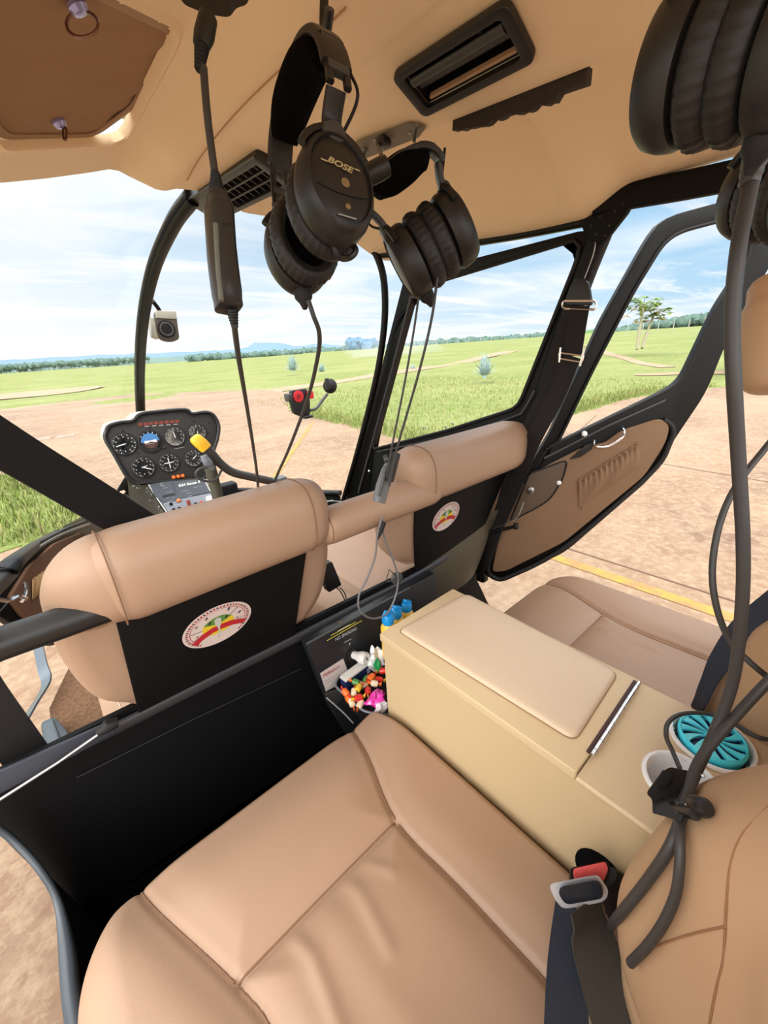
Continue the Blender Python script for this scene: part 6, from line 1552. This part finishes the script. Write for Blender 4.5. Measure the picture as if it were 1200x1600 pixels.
def phone_mount():
    a_ = lambda X, Y, dy=0: at(140+X/2.5, 420+Y/2.5, y=1.72+dy)
    r = root('phone_mount', a_(820, 560), 'black phone holder with a red disc on a suction arm stuck to the windscreen', 'phone mount')
    q = fillet([a_(788, 475), a_(850, 468), a_(862, 510), a_(862, 572), a_(838, 582), a_(800, 566), a_(788, 520)], .012, 4); v, f = prism(q, (0, .025, 0)); cr = obj('cradle', v, f, blk_plastic, r, bevel=.003)
    o = a_(815, 498, -.001); n = V((0, -1, 0)); v, f = lathe(o, n, [(.026, 0), (.026, .003), (.022, .004)], 28); obj('red_disc', v, f, redm, cr); v, f = lathe(o+n*.004, n, [(.011, 0), (.011, .001), (.004, .002)], 20); obj('disc_centre', v, f, mat('dark_red', rgb(150, 20, 30), .4), cr)
    for (X, Y, m) in ((776, 503, grey_pl), (860, 492, redm)): v, f = box(a_(X, Y, -.005), .022, .04, .034); obj('side_grip', v, f, m, cr, bevel=.005)
    v, f = box(a_(850, 578, -.01), .045, .03, .012); obj('bottom_grip', v, f, blk_plastic, cr, bevel=.003)
    v, f = cable([a_(862, 553, .02), a_(885, 545, .03), a_(908, 515, .05), a_(928, 490, .06)], .0075, 6, 10); obj('arm', v, f, grey_pl, r)
    o = a_(938, 458, .06); n = V((-.7, -.6, .1)).normalized(); v, f = lathe(o, n, [(.034, -.012), (.036, -.004), (.030, .006), (.018, .012), (.014, .022)], 26); obj('suction_cup', v, f, blk_rubber, r)
    v, f = box(o+n*.014+V((-.01, 0, .01)), .018, .012, .055); obj('lock_lever', v, f, blk_plastic, r, bevel=.003)
phone_mount()

# ================================================================== HEADSETS
def eloft(c, prof, ry, rz, seg=44, wr=None):
    """elliptical loft along local X: prof = (scale, x)"""
    v = []; f = []
    for li, (s, x) in enumerate(prof):
        for k in range(seg):
            a = 2*PI*k/seg; w_ = wr(li, a) if wr else 0
            v.append(V(c)+V((x, math.cos(a)*(ry*s+w_), math.sin(a)*(rz*s+w_))))
    for i in range(len(prof)-1):
        for k in range(seg): q = (k+1) % seg; f.append((i*seg+k, i*seg+q, (i+1)*seg+q, (i+1)*seg+k))
    f.append(tuple(range(seg))[::-1]); f.append(tuple((len(prof)-1)*seg+k for k in range(seg)))
    return v, f
def headset(label, group, sep, H, w, logo=True, s=1.0, boot=-1):
    r = root('headset', (0, 0, 0), label, 'headset', group)
    ry, rz = .0375*s, .0475*s
    for sd in (-1, 1):
        cx = sd*sep/2
        cc = V((cx+sd*.004, 0, 0))
        v, f = eloft(cc, [(x_, sd*h_) for x_, h_ in ((.80, -.006), (.96, -.004), (1.0, .001), (1.0, .010), (.95, .019), (.86, .024), (.82, .0245), (.80, .022), (.78, .0225), (.5, .0245), (.1, .025))], ry, rz)
        cup = obj('ear_cup', v, f, blk_plastic, r, angle=35)
        if logo:
            face = cx+sd*(.004+.0249)
            X_, up = V((0, sd, 0)), V((0, 0, 1))
            o = V((face, -sd*.0150, .010))
            txt = text('BOSE', 'lettering', o, V((0, sd, -.13)), up, .0080, mat('brass_lettering', rgb(176, 164, 120), .4), cup, shear=.35, xs=1.30, ex=.0012, bold=.03)
            g = G(); nrm = V((sd, 0, 0))
            for (ya, yb, zz) in ((-.0205, -.0145, .0108), (.0135, .0185, .0128)):
                a = V((face+sd*.0006, sd*ya, zz+(.0 if ya < 0 else -.0005))); b = V((face+sd*.0006, sd*yb, zz+(-.0006))); v, f = tube([a, b], .0006, 5); obj('logo_bar', v, f, mat('brass_lettering', rgb(176, 164, 120), .4), cup)
            for (yy_, zz_, rr) in ((.002, -.003, .0042), (.002, -.024, .0026)):
                v, f = lathe(V((face, sd*yy_, zz_)), nrm, [(rr, -.001), (rr, .0006), (rr*.4, .001)], 18); obj('brass_pin', v, f, mat('brass_pin_metal', rgb(150, 136, 104), .35, metal=.6), cup)
            v, f = tube(catmull([V((face, -.026, -.010)), V((face+sd*.0004, -.010, -.0135)), V((face+sd*.0004, .010, -.0135)), V((face, .026, -.010))], 5), .0005, 5); obj('cover_line', v, f, blk, cup)
            v, f = tube([V((face+sd*.0004, -.009, -.0335)), V((face+sd*.0004, .009, -.0335))], .0007, 5); obj('fine_print_line', v, f, mark_dim, cup)
        # cushion with gathered wrinkles
        def wr(li, a): return (.0006*math.sin(a*34)+.0004*math.sin(a*51+1))*(1 if li in (1, 2, 3) else .3)
        v, f = eloft(V((cx-sd*.004, 0, 0)), [(x_, -sd*h_) for x_, h_ in ((.90, -.001), (1.00, .003), (1.03, .008), (1.00, .015), (.93, .020), (.82, .0215), (.70, .019), (.62, .012), (.60, .004), (.3, .003))], ry, rz, 110, wr)
        cu = obj('ear_cushion', v, f, blk_leather, r, angle=80)
        v, f = eloft(V((cx-sd*.004, 0, 0)), [(.61, -sd*.009), (.6, -sd*.0095), (.1, -sd*.0095)], ry, rz, 30); obj('foam_liner', v, f, blk_fleece, cu)
        # yoke hugging the cup and slider arm going up
        P = [V((cx+sd*.019, math.sin(t)*ry*1.06, math.cos(t)*rz*1.05)) for t in [(-.95+i/12*1.9) for i in range(13)]]
        v, f = tube(P, .004, 10, up=V((1, 0, 0)), ry=.0035, ex=3); yk = obj('yoke', v, f, blk_plastic, r)
        v, f = tube(catmull([V((cx+sd*.019, 0, rz*1.0)), V((cx+sd*.021, 0, rz*1.25)), V((sd*(w*.93), 0, rz*1.55))], 5), .0042, 12, up=V((1, 0, 0)), ry=.0095, ex=3.5); obj('hinge_arm', v, f, blk_plastic, yk)
        v, f = lathe(V((cx+sd*.018, 0, rz*.92)), V((sd, 0, 0)), [(.012, 0), (.012, .006), (.009, .009)], 24); obj('pivot', v, f, grey_pl, yk)
        # side rails of the headband with slots
        def bp(t, o=0.0):   # band centreline, t 0..1 from this side's rail foot to the top
            a = t*PI/2; return V((sd*((w+o)*math.cos(a)**.75), 0, rz*1.5+(H+o-rz*1.5)*math.sin(a)**.85))
        for e in (-1, 1):
            v, f = tube([bp(t)+V((0, e*.0085, 0)) for t in [i/10*.52 for i in range(11)]], .0035, 8, up=V((0, 1, 0)), ry=.0028, ex=4); obj('rail', v, f, blk_plastic, r)
        for t in (.08, .30): v, f = tube([bp(t)+V((0, -.010, 0)), bp(t)+V((0, .010, 0))], .0045, 8, ex=3); obj('rail_bridge', v, f, grey_pl, r)
        v, f = tube([bp(t, .0005) for t in [.32+i/8*.3 for i in range(9)]], .013, 14, up=V((0, 1, 0)), ry=.0045, ex=5); obj('band_end', v, f, blk_plastic, r)
        v, f = cable([V((cx+sd*.012, .008, rz*.95)), V((sd*(w+.002), .016, rz*1.35)), V((sd*(w-.002), .014, rz*1.9)), bp(.33)+V((0, .008, 0))], .0015, 7, 6); obj('lead', v, f, blk_rubber, r)
    top = [V((math.sin(a)*w, 0, 0)) for a in ()]
    arc = []
    for i in range(41):
        t = i/40; a0_ = .30 if t < .5 else .10; a = (a0_+(1-a0_)*(t*2 if t < .5 else (1-t)*2))*PI/2; sgn = -1 if t < .5 else 1
        arc.append(V((sgn*w*max(0, math.cos(a))**.75, 0, rz*1.5+(H-rz*1.5)*math.sin(a)**.85)))
    arc = [arc[0]]+[(arc[i-1]+arc[i]*2+arc[i+1])/4 for i in range(1, 40)]+[arc[40]]
    v, f = tube(arc, .0145, 16, up=V((0, 1, 0)), ry=.0042, ex=4); obj('headband', v, f, mat('band_leather', rgb(34, 31, 29), .5, bump=.3, bscale=500), r)
    pad = []
    for p in arc[7:34]: q = V((p.x*.86, 0, p.z-.012)); pad.append(q)
    n = len(pad); v, f = tube(pad, [.021*(.5+.5*math.sin(PI*min(1, (i+1)/n*1.0))**.5) for i in range(n)], 22, up=V((0, 1, 0)), ry=[.019*(.35+.65*math.sin(PI*(i+.5)/n)) for i in range(n)]); fl = obj('fleece_pad', v, f, blk_fleece, r)
    # cable boot at the foot of the left cup
    v, f = tube([V((boot*(sep/2+.010), 0, -rz*.92)), V((boot*(sep/2+.010), 0, -rz*1.10)), V((boot*(sep/2+.010), 0, -rz*1.22)), V((boot*(sep/2+.010), 0, -rz*1.36))], [.011, .010, .0055, .0028], 14); obj('cable_boot', v, f, blk_rubber, r)
    return r
def frame_to(Lp, Rp, T):
    global SEP; SEP = (Rp-Lp).length; o = (Lp+Rp)/2; X = (Rp-Lp).normalized(); Z = T-o; H = Z.length; Z = (Z-X*Z.dot(X)).normalized(); Y = Z.cross(X)
    return Matrix((( X.x, Y.x, Z.x, o.x), (X.y, Y.y, Z.y, o.y), (X.z, Y.z, Z.z, o.z), (0, 0, 0, 1))), H
GRP = 'headsets hanging from the cabin ceiling'
MA, HA = frame_to(at(474, 380, d=.455), at(511, 320, d=.40), at(478, 84, d=.40))
h1 = headset('black headset with a legible white-gold logo, largest hanging left of centre', GRP, .078, HA, .079); h1.matrix_world = MA
MB, HB = frame_to(at(650, 402, d=.560), at(698, 368, d=.552), at(680, 232, d=.51))
h2 = headset('smaller black headset hanging beside the torn trim strip', GRP, SEP, HB, .054, logo=False); h2.matrix_world = MB
MC, HC = frame_to(at(1098, 96, d=.240), at(1228, 62, d=.212), at(1000, -300, d=.235))
h3 = headset('black headset at the upper right corner, nearest the camera', GRP, SEP/.86, HC/.86, .07, logo=False, boot=1); h3.matrix_world = MC @ Matrix.Scale(.86, 4)
MD, HD_ = frame_to(at(1192, 302, d=.47), at(1262, 300, d=.42), at(1230, 60, d=.42))
h4 = headset('black headset at the right edge, half hidden behind the thick cable', GRP, SEP, HD_, .07, logo=False, boot=1); h4.matrix_world = MD
# ceiling hooks that carry them
for (px, py, d, lab) in ((500, 62, .42, 'small black hook on the ceiling carrying the largest headset'),):
    c = at(px, py, d=d); v, f = cable([c+V((.01, .0, .035)), c+V((.006, 0, .012)), c+V((0, -.012, .0)), c+V((-.004, -.026, .010))], .0045, 6, 8); obj('headset_hook', v, f, blk_plastic, label=lab, cat='hook')

def D(px, py, d): return at(px, py, d=d)
def cordset():
    # inline control box with its plug and cords
    r = root('control_module', D(350, 400, .33), 'black inline control box hanging on its cord left of the largest headset', 'control box')
    path = [D(341, 303, .335), D(341, 312, .335), D(342, 325, .335), D(347, 400, .335), D(356, 470, .335), D(358, 482, .335)]
    v, f = tube(catmull(path, 5), [.0075]*5+[.010]*5+[.0130]*5+[.0135]*5+[.0115]*5+[.0095], 20, ry=[.007]*5+[.009]*5+[.010]*15+[.009], ex=3.2); bd = obj('body', v, f, mat('satin_black_case', rgb(38, 38, 38), .32, spec=.6), r)
    v, f = tube([D(337, 350, .322), D(341, 420, .322), D(346, 470, .322)], .0022, 8); obj('side_strip', v, f, greygreen, bd)
    v, f = tube(catmull([D(343, 348, .3235), D(352, 351, .3235), D(362, 350, .3235)], 4), .0006, 5); obj('battery_door_line', v, f, blk, bd)
    def boot(name, a, b, r0, r1, k=7):
        P = [a.lerp(b, i/(2*k)) for i in range(2*k+1)]; R_ = [(r0+(r1-r0)*i/(2*k))*(1.0 if i % 2 else .78) for i in range(2*k+1)]; v, f = tube(P, R_, 12); return obj(name, v, f, blk_rubber, r)
    boot('upper_boot', D(336, 268, .335), D(340, 306, .335), .0035, .0072); boot('lower_boot', D(362, 480, .336), D(367, 512, .35), .0055, .003)
    v, f = cable([D(318, 105, .33), D(322, 160, .33), D(328, 215, .333), D(336, 272, .335)], .0030, 6, 10); obj('upper_cord', v, f, gry_rubber, r)
    boot('plug_boot', D(311, 110, .33), D(316, 68, .33), .0038, .0062); v, f = tube([D(314, 72, .33), D(319, 55, .33), D(325, 28, .33)], [.0062, .0078, .0072], 16); obj('plug', v, f, blk_plastic, r)
    v, f = cable([D(366, 508, .345), D(373, 560, .40), D(384, 625, .52), D(396, 700, .68), D(402, 745, .80), D(405, 790, .95)], .0026, 8, 10); obj('lower_cord', v, f, gry_rubber, r)
    c = D(326, 2, .34); v, f = padloft(fillet([D(270, -60, .34), D(395, -60, .34), D(388, 8, .34), D(368, 12, .34), D(360, 28, .34), D(322, 22, .34), D(284, 6, .34)], .006, 4), V((0, 0, 1)), .02); obj('jack_box', v, f, blk_plastic, label='black jack box on the ceiling at the top edge holding a headset plug', cat='jack box')
    # cord of the largest headset
    v, f = cable([D(482, 470, .455), D(490, 494, .46), D(499, 522, .48), D(496, 560, .53), D(480, 625, .62), D(452, 700, .74), D(432, 745, .83), D(420, 780, .95)], .0027, 8, 10); obj('hanging_cord', v, f, gry_rubber, label='dark cord curving down from the largest headset behind the left front seat', cat='cord')
    v, f = cable([D(518, 372, .39), D(528, 400, .40), D(545, 403, .41), D(556, 392, .41), D(548, 378, .41)], .003, 6, 8); obj('curved_boom', v, f, blk_plastic, label='curved black microphone boom below the largest headset', cat='boom')
    v, f = cable([D(513, 212, .40), D(506, 205, .40), D(504, 192, .40), D(511, 180, .40), D(522, 184, .40)], .0012, 6, 6); obj('cord_loop', v, f, blk_rubber, label='tiny cord loop beside the largest headset band', cat='cord')
    # second headset: two cords down to a module above the padded bar, then a hanging loop
    v, f = cable([D(656, 450, .57), D(646, 520, .59), D(630, 610, .62), D(612, 700, .66), D(604, 745, .69)], .0016, 8, 8); obj('hanging_cord', v, f, gry_rubber, label='left of two thin cords falling from the smaller headset', cat='cord')
    v, f = cable([D(684, 430, .55), D(674, 500, .57), D(655, 580, .60), D(632, 660, .64), D(618, 710, .67), D(608, 760, .70)], .0019, 8, 8); obj('hanging_cord', v, f, gry_rubber, label='right of two thin cords falling from the smaller headset', cat='cord')
    v, f = cable([D(695, 232, .52), D(692, 260, .52), D(688, 300, .52)], [.003]*24+[.002] if False else .0018, 8, 8); obj('short_cord', v, f, blk_rubber, label='short lead inside the smaller headset band', cat='lead')
    r3 = root('control_module', D(605, 745, .70), 'grey and black control box leaning behind the padded bar with two cords', 'control box')
    v, f = tube([D(612, 722, .735), D(606, 738, .735), D(598, 760, .735), D(592, 785, .735)], [.010, .014, .014, .013], 14, ry=.008, ex=3); obj('body', v, f, mat('pale_grey_case', rgb(104, 106, 106), .35), r3)
    v, f = tube([D(619, 708, .72), D(614, 728, .72), D(608, 752, .72)], .0075, 10, ex=3); obj('clip', v, f, blk_plastic, r3)
    v, f = tube([D(600, 718, .72), D(606, 716, .72)], .007, 10); obj('side_knob', v, f, grey_pl, r3)
    v, f = tube([D(602, 728, .715), D(598, 756, .715), D(592, 775, .72)], .0026, 8); obj('cord_guard', v, f, grey_pl, r3)
    yb = .645; B = lambda px, py: at(px, py, y=yb)
    v, f = tube([B(600, 815), B(595, 826), B(590, 842)], [.006, .0075, .003], 12); lp = root('cord_loop', B(595, 820), 'grey cord hanging in a long loop below the padded bar', 'cord'); obj('boot', v, f, blk_rubber, lp)
    v, f = cable([B(598, 805), B(590, 835), B(586, 870), B(573, 905), B(561, 930), B(562, 953), B(580, 966), B(603, 960), B(617, 935), B(622, 905), B(616, 880), B(604, 850), B(597, 825)], .0024, 8, 8); obj('cord', v, f, mat('silver_grey_cord', rgb(104, 104, 106), .4, spec=.6), lp)
    v, f = lathe(B(625, 906)+V((0, .012, 0)), V((-.3, -1, .2)), [(.015, -.002), (.016, .001), (.012, .004), (.004, .006)], 24); cl = obj('cord_clip', v, f, grey_pl, lp)
    v, f = tube([B(604, 905), B(608, 890), B(617, 898), B(622, 906), B(604, 909)], .0015, 6); obj('clip_wire', v, f, grey_pl, cl)
cordset()
def near_cables():
    def D(px, py, d, g=.012):
        h = BACKHIT[0](px, py)
        if h is not None:
            r_ = ray(px, py); hd = (h-CAM).length/r_.length*F_PX; d = min(d, hd-g)
        return at(px, py, d=d)
    # thick cable from the upper right headset
    v, f = cable([D(1190, 175, .30), D(1184, 240, .30), D(1166, 320, .30), D(1152, 400, .30), D(1144, 500, .31), D(1147, 600, .32), D(1154, 720, .34), D(1161, 850, .36), D(1159, 950, .38), D(1146, 1060, .41), D(1118, 1140, .43), D(1086, 1210, .425), D(1066, 1262, .425)], .0052, 10, 14)
    r = root('intercom_cable', D(1150, 600, .32), 'thick dark cable falling from the upper right headset to the rear console', 'cable'); obj('cable', v, f, gry_rubber, r)
    P = [D(1192, 170, .30), D(1188, 200, .30), D(1184, 235, .30), D(1176, 262, .30), D(1170, 290, .30)]; Q = catmull(P, 6); n = len(Q); v, f = tube(Q, [(.0115-.0055*i/n)*(1.0 if (i % 3) else .90) for i in range(n)], 16); obj('strain_boot', v, f, mat('mid_grey_rubber', rgb(70, 70, 70), .45), r)
    v, f = cable([D(1280, 985, .40), D(1200, 1065, .42), D(1140, 1130, .42), D(1092, 1190, .41), D(1073, 1250, .405), D(1048, 1320, .40), D(1010, 1378, .41), D(968, 1430, .46), D(950, 1452, .52)], .0048, 10, 14); obj('intercom_cable', v, f, gry_rubber, label='thick dark cable slanting from the right edge down to the belt buckle', cat='cable')
    v, f = cable([D(1230, 660, .46), D(1196, 700, .46), D(1150, 760, .46), D(1124, 820, .46), D(1113, 890, .46), D(1120, 950, .46), D(1140, 1000, .46), D(1172, 1035, .45), D(1215, 1070, .44)], .0034, 8, 10); obj('intercom_cable', v, f, gry_rubber, label='thinner cable bowing left in an arc beside the right rear backrest', cat='cable')
    v, f = cable([D(1062, 1255, .42), D(1062, 1300, .42), D(1062, 1350, .42), D(1055, 1400, .415), D(1035, 1445, .42), D(1010, 1480, .43), D(985, 1505, .46)], .0042, 8, 12); obj('intercom_cable', v, f, gry_rubber, label='thick cable end curving down from the black clip onto the rear cushion', cat='cable')
    z = 1.165
    v, f = cable([at(1062, 1200, z=z), at(1050, 1172, z=z), at(1041, 1150, z=z+.006), at(1045, 1128, z=z+.006), at(1068, 1115, z=z+.004), at(1110, 1116, z=z+.004), at(1150, 1132, z=z+.004), at(1185, 1152, z=z+.008), at(1225, 1158, z=z+.01)], .0030, 8, 10); obj('audio_lead', v, f, gry_rubber, label='thin grey lead looping over the cyan air freshener', cat='cord')
    r = root('cable_clip', D(1058, 1235, .428), 'black plastic cable clip resting over the empty cup holder', 'clip')
    q = fillet([D(1030, 1212, .425), D(1046, 1199, .425), D(1080, 1206, .425), D(1088, 1225, .425), D(1064, 1282, .425), D(1020, 1270, .425), D(1020, 1248, .425), D(1010, 1240, .425)], .004, 3); v, f = prism(q, -ray(1055, 1240).normalized()*.014); obj('jaw', v, f, blk_plastic, r, bevel=.0025)
    q = fillet([D(1022, 1225, .42), D(1036, 1202, .42), D(1052, 1210, .42), D(1040, 1232, .42)], .003, 3); v, f = prism(q, -ray(1040, 1220).normalized()*.014); obj('spring_arm', v, f, blk_rubber, r, bevel=.002)
    v, f = tube([D(1085, 1255, .425), D(1100, 1262, .425), D(1106, 1264, .425)], [.007, .008, .006], 14); obj('knob', v, f, blk_plastic, r)
    v, f = tube([D(1052, 1262, .415), D(1070, 1268, .415), D(1086, 1272, .415)], .005, 10); obj('rib', v, f, blk_plastic, r)
    for px, py in ((1098, 1212), (1072, 1258)): v, f = lathe(D(px, py, .405), -ray(px, py), [(.0018, 0), (.0012, .001)], 10); obj('rivet', v, f, steel, r)
near_cables()
# quilted grey-green battery pouch hanging in front of the far headset
